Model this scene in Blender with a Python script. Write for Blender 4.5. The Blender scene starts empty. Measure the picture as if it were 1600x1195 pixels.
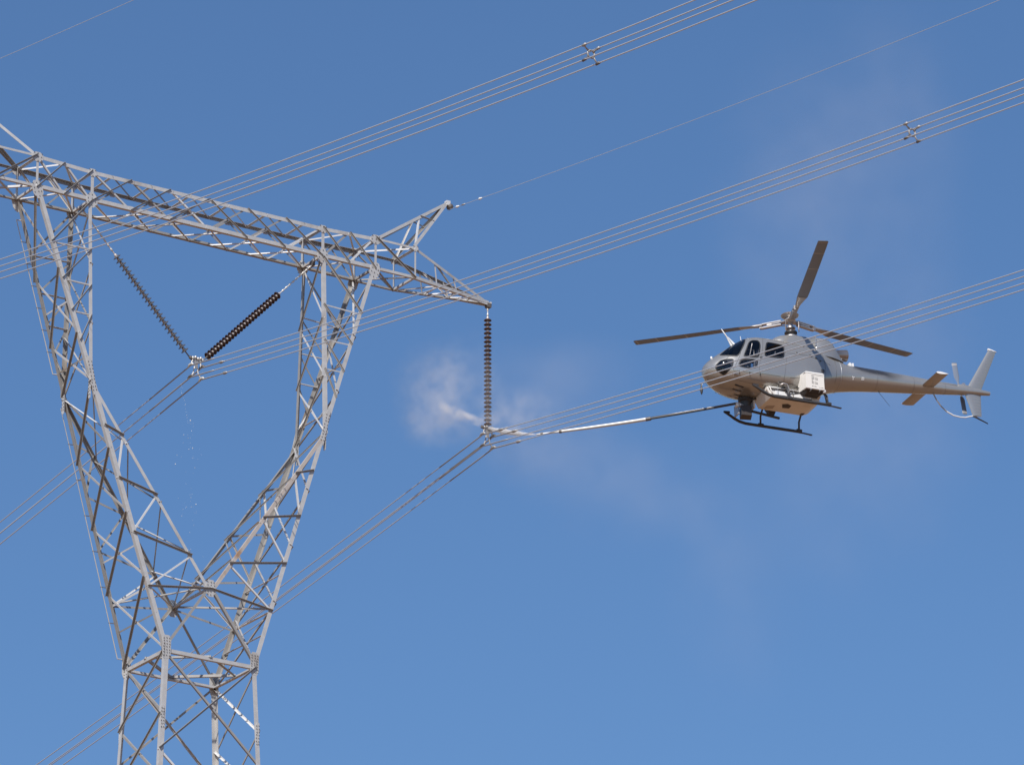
import bpy, bmesh, math, random
import numpy as np
from mathutils import Vector as V, Matrix, Quaternion

random.seed(7)
scene = bpy.context.scene
COL = scene.collection
PI = math.pi

# ------------------------------------------------------------------ camera, sky, sun, exposure
CAM = V((-82.7103608, -143.8815370, -68.4308866))
RIGHT = V((0.83584364, -0.54896393, -0.00200496))
UP = V((-0.19463887, -0.29976503, 0.93394681))
FWD = V((0.51330413, 0.78024325, 0.35740641))
cam = bpy.data.cameras.new('camera')
cam_o = bpy.data.objects.new('camera', cam)
COL.objects.link(cam_o)
m = Matrix((RIGHT, UP, -FWD)).transposed().to_4x4()
m.translation = CAM
cam_o.matrix_world = m
cam.sensor_fit = 'HORIZONTAL'
cam.angle = math.radians(10.412)
cam.clip_start = 1.0
cam.clip_end = 20000
scene.camera = cam_o

SUN = V((-0.545, -0.455, 0.705)).normalized()
world = bpy.data.worlds.new('World')
scene.world = world
world.use_nodes = True
wn = world.node_tree
bg = wn.nodes['Background']
sky = wn.nodes.new('ShaderNodeTexSky')
sky.sky_type = 'NISHITA'
sky.sun_disc = False
sky.sun_elevation = math.asin(SUN.z)
sky.sun_rotation = math.atan2(SUN.x, SUN.y)
sky.altitude = 2000
sky.air_density = 1.5
sky.dust_density = 0.2
sky.ozone_density = 10.0
wn.links.new(sky.outputs[0], bg.inputs[0])
bg.inputs[1].default_value = 0.105

sl = bpy.data.lights.new('sun', 'SUN')
sl.energy = 4.9
sl.angle = math.radians(0.5)
sl.color = (1.0, 0.96, 0.91)
sun_o = bpy.data.objects.new('sun', sl)
COL.objects.link(sun_o)
sun_o.rotation_mode = 'QUATERNION'
sun_o.rotation_quaternion = SUN.to_track_quat('Z', 'Y')
sun_o.location = (0, 0, 60)

vs = scene.view_settings
vs.view_transform = 'Standard'
vs.look = 'None'
vs.gamma = 1.0
vs.exposure = 0.0
vs.use_curve_mapping = False
scene.cycles.volume_bounces = 3
scene.cycles.max_bounces = 8

# ------------------------------------------------------------------ materials
MATS = {}


def nodes_of(name):
    mt = bpy.data.materials.new(name)
    mt.use_nodes = True
    nt = mt.node_tree
    return mt, nt, nt.nodes['Principled BSDF']


def mat(name, col, rough=0.5, metal=0.0, var=0.12, scale=6.0, bump=0.0, spec=0.5, coat=0.0, tint=None, tint_at=0.6, detail=6.0):
    """A base colour broken up by noise; tint = second colour (rust, dirt) that shows where a slower noise is high."""
    mt, nt, b = nodes_of(name)
    tc = nt.nodes.new('ShaderNodeTexCoord')
    nz = nt.nodes.new('ShaderNodeTexNoise')
    nz.inputs['Scale'].default_value = scale
    nz.inputs['Detail'].default_value = detail
    nt.links.new(tc.outputs['Object'], nz.inputs['Vector'])
    mx = nt.nodes.new('ShaderNodeMix')
    mx.data_type = 'RGBA'
    c = V(col)
    mx.inputs[6].default_value = (*(c * (1 - var)), 1)
    mx.inputs[7].default_value = (*[min(1, k) for k in c * (1 + var)], 1)
    nt.links.new(nz.outputs['Fac'], mx.inputs[0])
    out = mx.outputs[2]
    if tint:
        n2 = nt.nodes.new('ShaderNodeTexNoise')
        n2.inputs['Scale'].default_value = scale * 0.22
        n2.inputs['Detail'].default_value = 8
        nt.links.new(tc.outputs['Object'], n2.inputs['Vector'])
        rp = nt.nodes.new('ShaderNodeValToRGB')
        rp.color_ramp.elements[0].position = tint_at
        rp.color_ramp.elements[1].position = tint_at + 0.13
        nt.links.new(n2.outputs['Fac'], rp.inputs[0])
        m2 = nt.nodes.new('ShaderNodeMix')
        m2.data_type = 'RGBA'
        nt.links.new(rp.outputs[0], m2.inputs[0])
        nt.links.new(out, m2.inputs[6])
        m2.inputs[7].default_value = (*tint, 1)
        out = m2.outputs[2]
    nt.links.new(out, b.inputs['Base Color'])
    b.inputs['Roughness'].default_value = rough
    b.inputs['Metallic'].default_value = metal
    b.inputs['Specular IOR Level'].default_value = spec
    b.inputs['Coat Weight'].default_value = coat
    b.inputs['Coat Roughness'].default_value = 0.08
    if bump:
        bp = nt.nodes.new('ShaderNodeBump')
        bp.inputs['Strength'].default_value = bump
        bp.inputs['Distance'].default_value = 0.01
        nt.links.new(nz.outputs['Fac'], bp.inputs['Height'])
        nt.links.new(bp.outputs[0], b.inputs['Normal'])
    MATS[name] = mt
    return mt


mat('galvanized', (0.515, 0.50, 0.48), 0.5, 0.2, 0.2, 5.0, 0.05, tint=(0.40, 0.36, 0.32), tint_at=0.60)
mat('galvanized_pale', (0.69, 0.675, 0.65), 0.5, 0.25, 0.12, 6.0, 0.05)
mat('galvanized_dull_shade', (0.33, 0.315, 0.295), 0.55, 0.2, 0.22, 4.0, 0.05, tint=(0.33, 0.27, 0.21), tint_at=0.6)  # darker zinc: random bar tone, also shade painted onto out-turned and far bars
mat('rusted_steel', (0.47, 0.41, 0.36), 0.6, 0.2, 0.18, 5.0, 0.05, tint=(0.36, 0.22, 0.13), tint_at=0.52)
mat('bolt_steel', (0.17, 0.155, 0.14), 0.6, 0.4, 0.2, 20)
mat('aluminium_wire', (0.58, 0.59, 0.61), 0.4, 0.45, 0.1, 9.0)
mat('sleeve_metal', (0.40, 0.38, 0.36), 0.5, 0.5, 0.15, 20)
mat('fitting_pale', (0.66, 0.63, 0.58), 0.45, 0.35, 0.12, 15)
mat('fitting_dark', (0.16, 0.14, 0.125), 0.55, 0.4, 0.2, 15)
mat('porcelain', (0.085, 0.046, 0.036), 0.22, 0.0, 0.25, 8.0, coat=0.4, tint=(0.15, 0.11, 0.095), tint_at=.6)
mat('cap_metal', (0.55, 0.50, 0.47), 0.45, 0.4, 0.12, 20)
mat('silver_paint', (0.405, 0.39, 0.365), 0.25, 0.55, 0.035, 2.5, coat=0.3)
mat('silver_paint_boom', (0.42, 0.405, 0.38), 0.25, 0.55, 0.04, 2.5, coat=0.3)
mat('panel_grey', (0.36, 0.37, 0.385), 0.4, 0.4, 0.06, 3.0, coat=0.2)
mat('tank_white', (0.74, 0.70, 0.64), 0.45, 0.0, 0.06, 3.0, tint=(0.52, 0.46, 0.38), tint_at=0.62)
mat('dark_grey_paint', (0.045, 0.043, 0.043), 0.45, 0.0, 0.25, 8.0)
mat('black_seal', (0.02, 0.02, 0.021), 0.5, 0.0, 0.2, 10)
mat('brown_black', (0.05, 0.042, 0.038), 0.5, 0.1, 0.3, 8)
mat('blade_grey', (0.19, 0.22, 0.275), 0.42, 0.1, 0.12, 1.5)
mat('blade_band', (0.42, 0.40, 0.38), 0.45, 0.1, 0.1, 4)
mat('titanium', (0.50, 0.46, 0.43), 0.38, 0.75, 0.15, 8)
mat('exhaust_steel', (0.34, 0.29, 0.265), 0.34, 0.85, 0.2, 6, tint=(0.16, 0.12, 0.10), tint_at=0.55)
mat('interior', (0.13, 0.13, 0.145), 0.7, 0.0, 0.2, 6)
mat('seat_fabric', (0.30, 0.30, 0.32), 0.8, 0.0, 0.2, 10)
mat('white_paint', (0.78, 0.77, 0.75), 0.4, 0.0, 0.04, 5)
mat('ink', (0.06, 0.055, 0.055), 0.6, 0.0, 0.1, 5)
mat('lance_white', (0.66, 0.64, 0.60), 0.4, 0.2, 0.06, 5)
mat('soil', (0.215, 0.112, 0.052), 0.9, 0.0, 0.3, 0.05, 0.2, tint=(0.14, 0.105, 0.045), tint_at=0.6)

# boom paint with the exhaust's soot on its top (heli coordinates: x aft, z up)
def add_soot(src, dst, x0, x1, x2, x3, z0, z1):
    mt = MATS[src].copy()
    mt.name = dst
    nt = mt.node_tree
    b = nt.nodes['Principled BSDF']
    old = b.inputs['Base Color'].links[0].from_socket
    tc = nt.nodes.new('ShaderNodeTexCoord')
    sp = nt.nodes.new('ShaderNodeSeparateXYZ')
    nz = nt.nodes.new('ShaderNodeTexNoise')
    nz.inputs['Scale'].default_value = 2.2
    nz.inputs['Detail'].default_value = 5
    mp = nt.nodes.new('ShaderNodeMapping')
    mp.inputs['Scale'].default_value = (.5, 1, 1.6)
    nt.links.new(tc.outputs['Object'], mp.inputs[0])
    nt.links.new(mp.outputs[0], nz.inputs['Vector'])
    wv = nt.nodes.new('ShaderNodeVectorMath')
    wv.operation = 'MULTIPLY_ADD'
    wv.inputs[1].default_value = (.9, 0, .32)
    nt.links.new(nz.outputs['Color'], wv.inputs[0])
    nt.links.new(tc.outputs['Object'], wv.inputs[2])
    nt.links.new(wv.outputs[0], sp.inputs[0])

    def ramp(sock, a, c):
        r = nt.nodes.new('ShaderNodeMapRange')
        r.interpolation_type = 'SMOOTHSTEP'
        r.inputs[1].default_value = a
        r.inputs[2].default_value = c
        nt.links.new(sock, r.inputs[0])
        return r.outputs[0]

    def mul(a, c):
        k = nt.nodes.new('ShaderNodeMath')
        k.operation = 'MULTIPLY'
        nt.links.new(a, k.inputs[0])
        nt.links.new(c, k.inputs[1])
        return k.outputs[0]
    f = mul(mul(ramp(sp.outputs[0], x0, x1), ramp(sp.outputs[0], x3, x2)), ramp(sp.outputs[2], z0, z1))
    k = nt.nodes.new('ShaderNodeMath')
    k.operation = 'MULTIPLY'
    k.inputs[1].default_value = .95
    nt.links.new(f, k.inputs[0])
    mx = nt.nodes.new('ShaderNodeMix')
    mx.data_type = 'RGBA'
    nt.links.new(k.outputs[0], mx.inputs[0])
    nt.links.new(old, mx.inputs[6])
    mx.inputs[7].default_value = (.06, .058, .06, 1)
    nt.links.new(mx.outputs[2], b.inputs['Base Color'])
    MATS[dst] = mt


add_soot('silver_paint_boom', 'sooty_paint', 2.35, 2.75, 3.6, 4.5, 1.74, 2.02)

# glass insulator: pale sea-green, seen as dark rims with bright glints
mt, nt, b = nodes_of('insulator_glass')
b.inputs['Base Color'].default_value = (0.125, 0.125, 0.135, 1)
b.inputs['Roughness'].default_value = 0.06
b.inputs['IOR'].default_value = 1.5
b.inputs['Transmission Weight'].default_value = 0.25
MATS['insulator_glass'] = mt

# cabin glazing: tinted, mirror-like towards the sky
mt, nt, b = nodes_of('cabin_glass')
tr = nt.nodes.new('ShaderNodeBsdfTransparent')
tr.inputs[0].default_value = (0.72, 0.74, 0.77, 1)
gl = nt.nodes.new('ShaderNodeBsdfGlossy')
gl.inputs['Roughness'].default_value = 0.03
gl.inputs[0].default_value = (0.9, 0.92, 0.95, 1)
fr = nt.nodes.new('ShaderNodeFresnel')
fr.inputs[0].default_value = 1.5
ms = nt.nodes.new('ShaderNodeMixShader')
nt.links.new(fr.outputs[0], ms.inputs[0])
nt.links.new(tr.outputs[0], ms.inputs[1])
nt.links.new(gl.outputs[0], ms.inputs[2])
nt.links.new(ms.outputs[0], nt.nodes['Material Output'].inputs['Surface'])
MATS['cabin_glass'] = mt

mt, nt, b = nodes_of('droplet')
b.inputs['Base Color'].default_value = (0.85, 0.9, 0.95, 1)
b.inputs['Roughness'].default_value = 0.05
b.inputs['Transmission Weight'].default_value = 0.6
b.inputs['IOR'].default_value = 1.33
MATS['droplet'] = mt


# ------------------------------------------------------------------ mesh helpers
class MB:
    def __init__(self):
        self.v, self.f = [], []

    def add(self, verts, faces):
        o = len(self.v)
        self.v += [tuple(p) for p in verts]
        self.f += [tuple(i + o for i in f) for f in faces]
        return self

    def box(self, c, s, R=None):
        c = V(c)
        pts = []
        for x in (-.5, .5):
            for y in (-.5, .5):
                for z in (-.5, .5):
                    p = V((x * s[0], y * s[1], z * s[2]))
                    pts.append(c + (R @ p if R else p))
        return self.add(pts, [(0, 1, 3, 2), (4, 6, 7, 5), (0, 4, 5, 1), (2, 3, 7, 6), (0, 2, 6, 4), (1, 5, 7, 3)])

    def tube(self, pts, r, seg=8, caps=True):
        pts = [V(p) for p in pts]
        rs = r if isinstance(r, (list, tuple)) else [r] * len(pts)
        n = len(pts)
        t0 = (pts[1] - pts[0]).normalized()
        a = t0.cross(V((0, 0, 1)))
        if a.length < 1e-3:
            a = t0.cross(V((1, 0, 0)))
        a.normalize()
        verts, prev = [], t0
        for i, p in enumerate(pts):
            if i == 0:
                t = t0
            elif i == n - 1:
                t = (pts[i] - pts[i - 1]).normalized()
            else:
                t = ((pts[i + 1] - p).normalized() + (p - pts[i - 1]).normalized()).normalized()
            a = (prev.rotation_difference(t)) @ a
            prev = t
            bb = t.cross(a).normalized()
            for k in range(seg):
                an = 2 * PI * k / seg
                verts.append(p + (a * math.cos(an) + bb * math.sin(an)) * rs[i])
        faces = []
        for i in range(n - 1):
            for k in range(seg):
                k2 = (k + 1) % seg
                faces.append((i * seg + k, i * seg + k2, (i + 1) * seg + k2, (i + 1) * seg + k))
        if caps:
            faces.append(tuple(reversed(range(seg))))
            faces.append(tuple((n - 1) * seg + k for k in range(seg)))
        return self.add(verts, faces)

    def lathe(self, prof, seg=16, M=None):
        verts, faces = [], []
        for r, z in prof:
            for k in range(seg):
                an = 2 * PI * k / seg
                p = V((r * math.cos(an), r * math.sin(an), z))
                verts.append(M @ p if M else p)
        for i in range(len(prof) - 1):
            for k in range(seg):
                k2 = (k + 1) % seg
                faces.append((i * seg + k, i * seg + k2, (i + 1) * seg + k2, (i + 1) * seg + k))
        faces.append(tuple(reversed(range(seg))))
        faces.append(tuple((len(prof) - 1) * seg + k for k in range(seg)))
        return self.add(verts, faces)

    def loft(self, rings, caps=True):
        n = len(rings[0])
        verts = [p for r in rings for p in r]
        faces = []
        for i in range(len(rings) - 1):
            for k in range(n):
                k2 = (k + 1) % n
                faces.append((i * n + k, i * n + k2, (i + 1) * n + k2, (i + 1) * n + k))
        if caps:
            faces.append(tuple(reversed(range(n))))
            faces.append(tuple((len(rings) - 1) * n + k for k in range(n)))
        return self.add(verts, faces)

    def plate(self, pts, n, t):
        """flat polygon pts (ordered), extruded by t along -n"""
        n = V(n).normalized()
        k = len(pts)
        top = [V(p) for p in pts]
        bot = [p - n * t for p in top]
        faces = [tuple(range(k)), tuple(reversed(range(k, 2 * k)))]
        for i in range(k):
            j = (i + 1) % k
            faces.append((i, i + k, j + k, j))
        return self.add(top + bot, faces)

    def mesh(self, name):
        me = bpy.data.meshes.new(name)
        me.from_pydata(self.v, [], self.f)
        bm = bmesh.new()
        bm.from_mesh(me)
        bmesh.ops.recalc_face_normals(bm, faces=bm.faces)
        bm.to_mesh(me)
        bm.free()
        return me

    def build(self, name, material, parent=None, smooth=False, sharp=None):
        me = self.mesh(name)
        return link(name, me, material, parent, smooth, sharp)


def link(name, me, material, parent=None, smooth=False, sharp=None):
    if not me.materials:
        me.materials.append(MATS[material])
    if smooth:
        me.polygons.foreach_set('use_smooth', [True] * len(me.polygons))
        if sharp:
            me.set_sharp_from_angle(angle=math.radians(sharp))
    o = bpy.data.objects.new(name, me)
    COL.objects.link(o)
    if parent:
        o.parent = parent
    return o


def tag(o, label=None, cat=None, group=None, kind=None):
    if label:
        o['label'] = label
    if cat:
        o['category'] = cat
    if group:
        o['group'] = group
    if kind:
        o['kind'] = kind
    return o


def empty(name, loc=(0, 0, 0), label=None, cat=None, group=None):
    o = bpy.data.objects.new(name, None)
    COL.objects.link(o)
    o.location = loc
    o.empty_display_size = 0.2
    return tag(o, label, cat, group)


def copy_tree(o, parent=None):
    c = o.copy()
    COL.objects.link(c)
    if parent:
        c.parent = parent
    for ch in [k for k in o.children]:
        copy_tree(ch, c)
    return c


def lerp(a, b, t):
    return V(a).lerp(V(b), t)


# ------------------------------------------------------------------ ground: a soil hillside that rises from the viewer to the pylon
GZ = -34.0
fh = V((FWD.x, FWD.y, 0)).normalized()
mb = MB()
ax = [-6000, -3500, -2000, -1200, -700, -420] + [i * 20 - 300 for i in range(31)] + [420, 700, 1200, 2000, 3500, 6000]
N = len(ax)


def ground_z(x, y):
    t = (V((x, y, 0)) - V((CAM.x, CAM.y, 0))).dot(fh)
    s = min(1, max(0, (t - 15) / 150))
    s = s * s * (3 - 2 * s)
    far = max(0, (math.hypot(x, y) - 300)) * 0.004
    return -70.0 + (GZ + 70.0) * s + 0.5 * math.sin(x * 0.05) * math.cos(y * 0.043) * min(1, math.hypot(x, y) / 60) - far


verts = [(x, y, ground_z(x, y)) for x in ax for y in ax]
faces = [(i * N + j, (i + 1) * N + j, (i + 1) * N + j + 1, i * N + j + 1) for i in range(N - 1) for j in range(N - 1)]
mb.add(verts, faces)
tag(mb.build('ground', 'soil', smooth=True), kind='structure')

# ------------------------------------------------------------------ lattice pylon
X1, X0, X2, XT, XP = 4.25, 6.232, 7.755, 10.995, 9.386
ZU, ZUO, ZL, ZT, ZP = 1.03, 1.10, 0.0, 0.04, 3.255
WB, WBO = 0.631, 0.663
XE, ZE, YE = 4.234, -6.14, 0.922
XW, YW, ZW = 1.628, 1.246, -14.495
ZC, YC = -12.229, 1.169
pylon = empty('lattice_pylon', (0, 0, GZ), 'tall grey steel lattice pylon with V-shaped arms and a long top beam', 'pylon')
PO = V((0, 0, GZ))
brng = random.Random(3)


def angle_bar(name, p, q, u, v, a, material='galvanized', t=None, ext=0.0, parent=None):
    """L-section bar whose corner edge runs p-q; flanges lie along u and v"""
    p, q = V(p), V(q)
    d = (q - p).normalized()
    p = p - d * ext
    q = q + d * ext
    u = V(u)
    u = (u - d * u.dot(d)).normalized()
    v = V(v)
    v = (v - d * v.dot(d))
    v = (v - u * v.dot(u)).normalized()
    a *= 0.90
    t = t or max(0.010, a * 0.10)
    sec = [(0, 0), (a, 0), (a, t), (t, t), (t, a), (0, a)]
    rings = [[b0 + u * x + v * y - PO for x, y in sec] for b0 in (p, q)]
    return MB().loft(rings).build(name, material, parent or pylon)


def brace(p, q, n, a=0.07, off=0.012, name='brace', material=None, flip=1, cut=0.0, out=False):
    """lattice bar lying in a face with outward normal n, its first flange in that face, the other pointing in (or out)"""
    p, q, n = V(p), V(q), V(n)
    d = (q - p).normalized()
    n = (n - d * n.dot(d)).normalized()
    u = n.cross(d) * flip
    if material is None:
        material = brng.choice(['galvanized', 'galvanized', 'galvanized_pale', 'galvanized_pale', 'galvanized_dull_shade'])
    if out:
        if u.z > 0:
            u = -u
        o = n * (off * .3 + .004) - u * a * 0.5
        material = 'galvanized_dull_shade'  # shade under the outstanding flange is put into the bar's colour
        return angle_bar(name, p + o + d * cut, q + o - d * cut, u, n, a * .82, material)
    o = -n * off - u * a * 0.5
    return angle_bar(name, p + o + d * cut, q + o - d * cut, u, -n, a, material)


def gusset(c, n, w, h, up=(0, 0, 1), cham=0.3, bolts=(3, 4), rot=0.0, proud=0.010, name='gusset_plate'):
    """chamfered plate with bolt heads; the bolts are one part under it"""
    c, n = V(c), V(n).normalized()
    up = V(up)
    up = (up - n * up.dot(n)).normalized()
    if rot:
        up = Quaternion(n, rot) @ up
    r = up.cross(n)
    w2, h2 = w / 2, h / 2
    cw, ch = w2 * cham, h2 * cham
    poly = [(-w2 + cw, -h2), (w2 - cw, -h2), (w2, -h2 + ch), (w2, h2 - ch), (w2 - cw, h2), (-w2 + cw, h2), (-w2, h2 - ch), (-w2, -h2 + ch)]
    base = c + n * proud - PO
    pl = MB().plate([base + r * x + up * y for x, y in poly], n, 0.014).build(name, 'galvanized', pylon)
    mbb = MB()
    for i in range(bolts[0]):
        for j in range(bolts[1]):
            x = (i / max(1, bolts[0] - 1) - .5) * w * 0.68 + brng.uniform(-.012, .012)
            y = (j / max(1, bolts[1] - 1) - .5) * h * 0.74 + brng.uniform(-.012, .012)
            cc = base + r * x + up * y
            ring = [[cc + (r * math.cos(k * PI / 3) + up * math.sin(k * PI / 3)) * 0.016 + n * e for k in range(6)] for e in (0, 0.018)]
            mbb.loft(ring)
    bo = mbb.build('bolts', 'bolt_steel', pl)
    bo['kind'] = 'stuff'
    return pl


def P_U(s, i, f):
    return V({0: (s * X0, f * WBO, ZUO), 1: (s * X1, f * WB, ZU), 2: (s * X2, f * WBO, ZUO)}[i])


def P_L(s, i, f):
    return V({0: (s * X0, f * WBO, ZL), 1: (s * X1, f * WB, ZL), 2: (s * X2, f * WBO, ZL)}[i])


def P_E(s, f):
    return V((s * XE, f * YE, ZE))


def P_W(s, f):
    return V((s * XW, f * YW, ZW))


def P_C(f):
    return V((0, f * YC, ZC))


# --- top beam chords
for f in (-1, 1):
    face_shade = 'galvanized' if f < 0 else 'galvanized_dull_shade'  # far chords take the darker steel, their shade painted in
    angle_bar('beam_chord', P_U(-1, 1, f), P_U(1, 1, f), (0, -f, 0), (0, 0, -1), 0.14 if f < 0 else 0.105, face_shade)
    angle_bar('beam_chord', P_L(-1, 1, f), P_L(1, 1, f), (0, -f, 0), (0, 0, 1), 0.14, face_shade)
    for s in (-1, 1):
        for a, c in ((1, 0), (0, 2)):
            sz = 0.135 if a == 1 else 0.10
            angle_bar('beam_chord', P_U(s, a, f), P_U(s, c, f), (0, -f, 0), (0, 0, -1), sz if a == 1 else 0.08, face_shade)
            angle_bar('beam_chord', P_L(s, a, f), P_L(s, c, f), (0, -f, 0), (0, 0, 1), sz, face_shade)
        # cross-arm tip and earth-wire peak
        T, K = V((s * XT, 0, ZT)), V((s * XP, 0, ZP))
        angle_bar('arm_chord', P_U(s, 2, f), T + V((0, f * .05, .04)), (0, -f, 0), (0, 0, -1), 0.10, face_shade)
        angle_bar('arm_chord', P_L(s, 2, f), T + V((0, f * .07, -.02)), (0, -f, 0), (0, 0, 1), 0.115, face_shade)
        angle_bar('peak_chord', P_U(s, 0, f), K + V((-s * .03, f * .03, .03)), (0, -f, 0), (0, 0, -1), 0.11, face_shade)
        angle_bar('peak_chord', P_U(s, 2, f), K + V((s * .02, f * .05, -.04)), (0, -f, 0), (-s, 0, 0), 0.11, face_shade)
NP_ = 6
xs = [-X1 + 2 * X1 * i / NP_ for i in range(NP_ + 1)]
for f in (-1, 1):
    n = (0, f, 0)
    for i in range(NP_):
        a0, a1 = xs[i], xs[i + 1]
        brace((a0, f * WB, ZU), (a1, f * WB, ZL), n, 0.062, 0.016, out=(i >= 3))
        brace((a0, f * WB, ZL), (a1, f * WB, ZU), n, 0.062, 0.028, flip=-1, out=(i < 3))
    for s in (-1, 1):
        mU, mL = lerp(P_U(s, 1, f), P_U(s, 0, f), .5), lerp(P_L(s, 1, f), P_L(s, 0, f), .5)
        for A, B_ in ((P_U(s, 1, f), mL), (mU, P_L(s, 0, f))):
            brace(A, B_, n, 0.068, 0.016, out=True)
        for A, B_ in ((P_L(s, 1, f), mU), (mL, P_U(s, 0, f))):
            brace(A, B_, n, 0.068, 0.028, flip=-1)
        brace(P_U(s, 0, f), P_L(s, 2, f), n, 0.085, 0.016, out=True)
        for i in (0, 1, 2):
            brace(P_L(s, i, f), P_U(s, i, f), n, (0.09, 0.115, 0.065)[i], 0.004, name='beam_post', material='galvanized')
        T = V((s * XT, 0, ZT))
        K = V((s * XP, 0, ZP))
        # side lattice of the tapering arm tip
        for t0, t1 in ((0.0, .30), (.30, .58)):
            brace(lerp(P_L(s, 2, f), T, t1), lerp(P_U(s, 2, f), T, t1 * .9), n, 0.05, 0.02)
            brace(lerp(P_U(s, 2, f), T, t0), lerp(P_L(s, 2, f), T, t1), n, 0.05, 0.03) if t0 else None
        # peak lattice
        brace(lerp(P_U(s, 0, f), K, .62), lerp(P_U(s, 2, f), K, .58), n, 0.055, 0.012, out=True)
        brace(lerp(P_U(s, 0, f), K, .62), lerp(P_U(s, 2, f), K, .02), n, 0.06, 0.02)
# top face of the beam: cross struts at mid panel and one diagonal each
for i in range(NP_):
    xm = (xs[i] + xs[i + 1]) / 2
    brace((xm, -WB, ZU), (xm, WB, ZU), (0, 0, 1), 0.06, 0.016, name='cross_strut', material='galvanized_pale')  # paler steel paints in the sunlight on these struts
    if i < NP_ - 1:
        xn = (xs[i + 1] + xs[i + 2]) / 2
        brace((xm, -WB, ZU), (xn, WB, ZU), (0, 0, 1), 0.055, 0.028)
        brace((xm, WB, ZL), (xn, -WB, ZL), (0, 0, -1), 0.06, 0.016)
    if i < NP_:
        brace((xs[i], -WB, ZL), (xs[i + 1], WB, ZL), (0, 0, -1), 0.055, 0.028)
for s in (-1, 1):
    for i in (0, 1, 2):
        brace(P_U(s, i, -1), P_U(s, i, 1), (0, 0, 1), 0.075, 0.016, name='cross_strut')
        brace(P_L(s, i, -1), P_L(s, i, 1), (0, 0, -1), 0.08, 0.016, name='cross_strut')
    for a, c in ((1, 0), (0, 2)):
        mid = lerp(P_U(s, a, -1), P_U(s, c, -1), .5)
        if a == 1:
            brace(P_U(s, 0, 1), mid, (0, 0, 1), 0.055, 0.028, material='galvanized_pale')
            brace(P_U(s, 1, 1), mid, (0, 0, 1), 0.055, 0.03)
            brace(P_L(s, 1, 1), lerp(P_L(s, a, -1), P_L(s, c, -1), .5), (0, 0, -1), 0.06, 0.028)
            brace(P_L(s, 0, 1), lerp(P_L(s, a, -1), P_L(s, c, -1), .5), (0, 0, -1), 0.06, 0.03, material='galvanized_pale')
        else:
            brace(P_L(s, 0, -1), P_L(s, 2, 1), (0, 0, -1), 0.075, 0.028)
            brace(P_L(s, 0, 1), P_L(s, 2, -1), (0, 0, -1), 0.06, 0.04)
            brace(P_U(s, 0, 1), P_U(s, 2, -1), (0, 0, 1), 0.06, 0.028)
    T = V((s * XT, 0, ZT))
    LA = [lerp(P_L(s, 2, -1), T, t) for t in (0, .33, .58, .78)]
    LB = [lerp(P_L(s, 2, 1), T, t) for t in (0, .33, .58, .78)]
    for i in range(3):
        brace(LB[i], LA[i + 1], (0, 0, -1), 0.055, 0.016)
        brace(LA[i + 1], LB[i + 1], (0, 0, -1), 0.055, 0.028, name='cross_strut')
    # closed tip of the arm: two long cheek plates and a hanger
    for f in (-1, 1):
        A, B_ = lerp(P_L(s, 2, f), T, .70), T + V((0, f * .05, 0))
        up = V((0, 0, 1))
        MB().plate([A - PO + V((0, f * .02, .10)), A - PO + V((0, f * .02, -.03)), B_ - PO + V((0, f * .02, -.07)), B_ - PO + V((0, f * .02, .03))], (0, f, 0), 0.012).build('tip_plate', 'galvanized_pale', pylon)
    MB().box(T - PO + V((s * .02, 0, -.06)), (.16, .17, .14)).build('arm_tip', 'fitting_dark', pylon)
    MB().tube([T - PO + V((s * .06, -.11, .02)), T - PO + V((s * .06, .11, .02))], 0.035, 8).build('pin', 'fitting_pale', pylon)
    K = V((s * XP, 0, ZP))
    MB().box(K - PO + V((s * .03, 0, 0)), (.14, .16, .16)).build('peak_tip', 'galvanized_pale', pylon)
    MB().lathe([(0.03, -.13), (.09, -.1), (.09, .06), (.03, .09)], 10, Matrix.Translation(K - PO + V((s * .10, -.06, -.12))) @ Matrix.Rotation(PI / 2, 4, 'X')).build('peak_clamp', 'fitting_dark', pylon)

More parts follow.
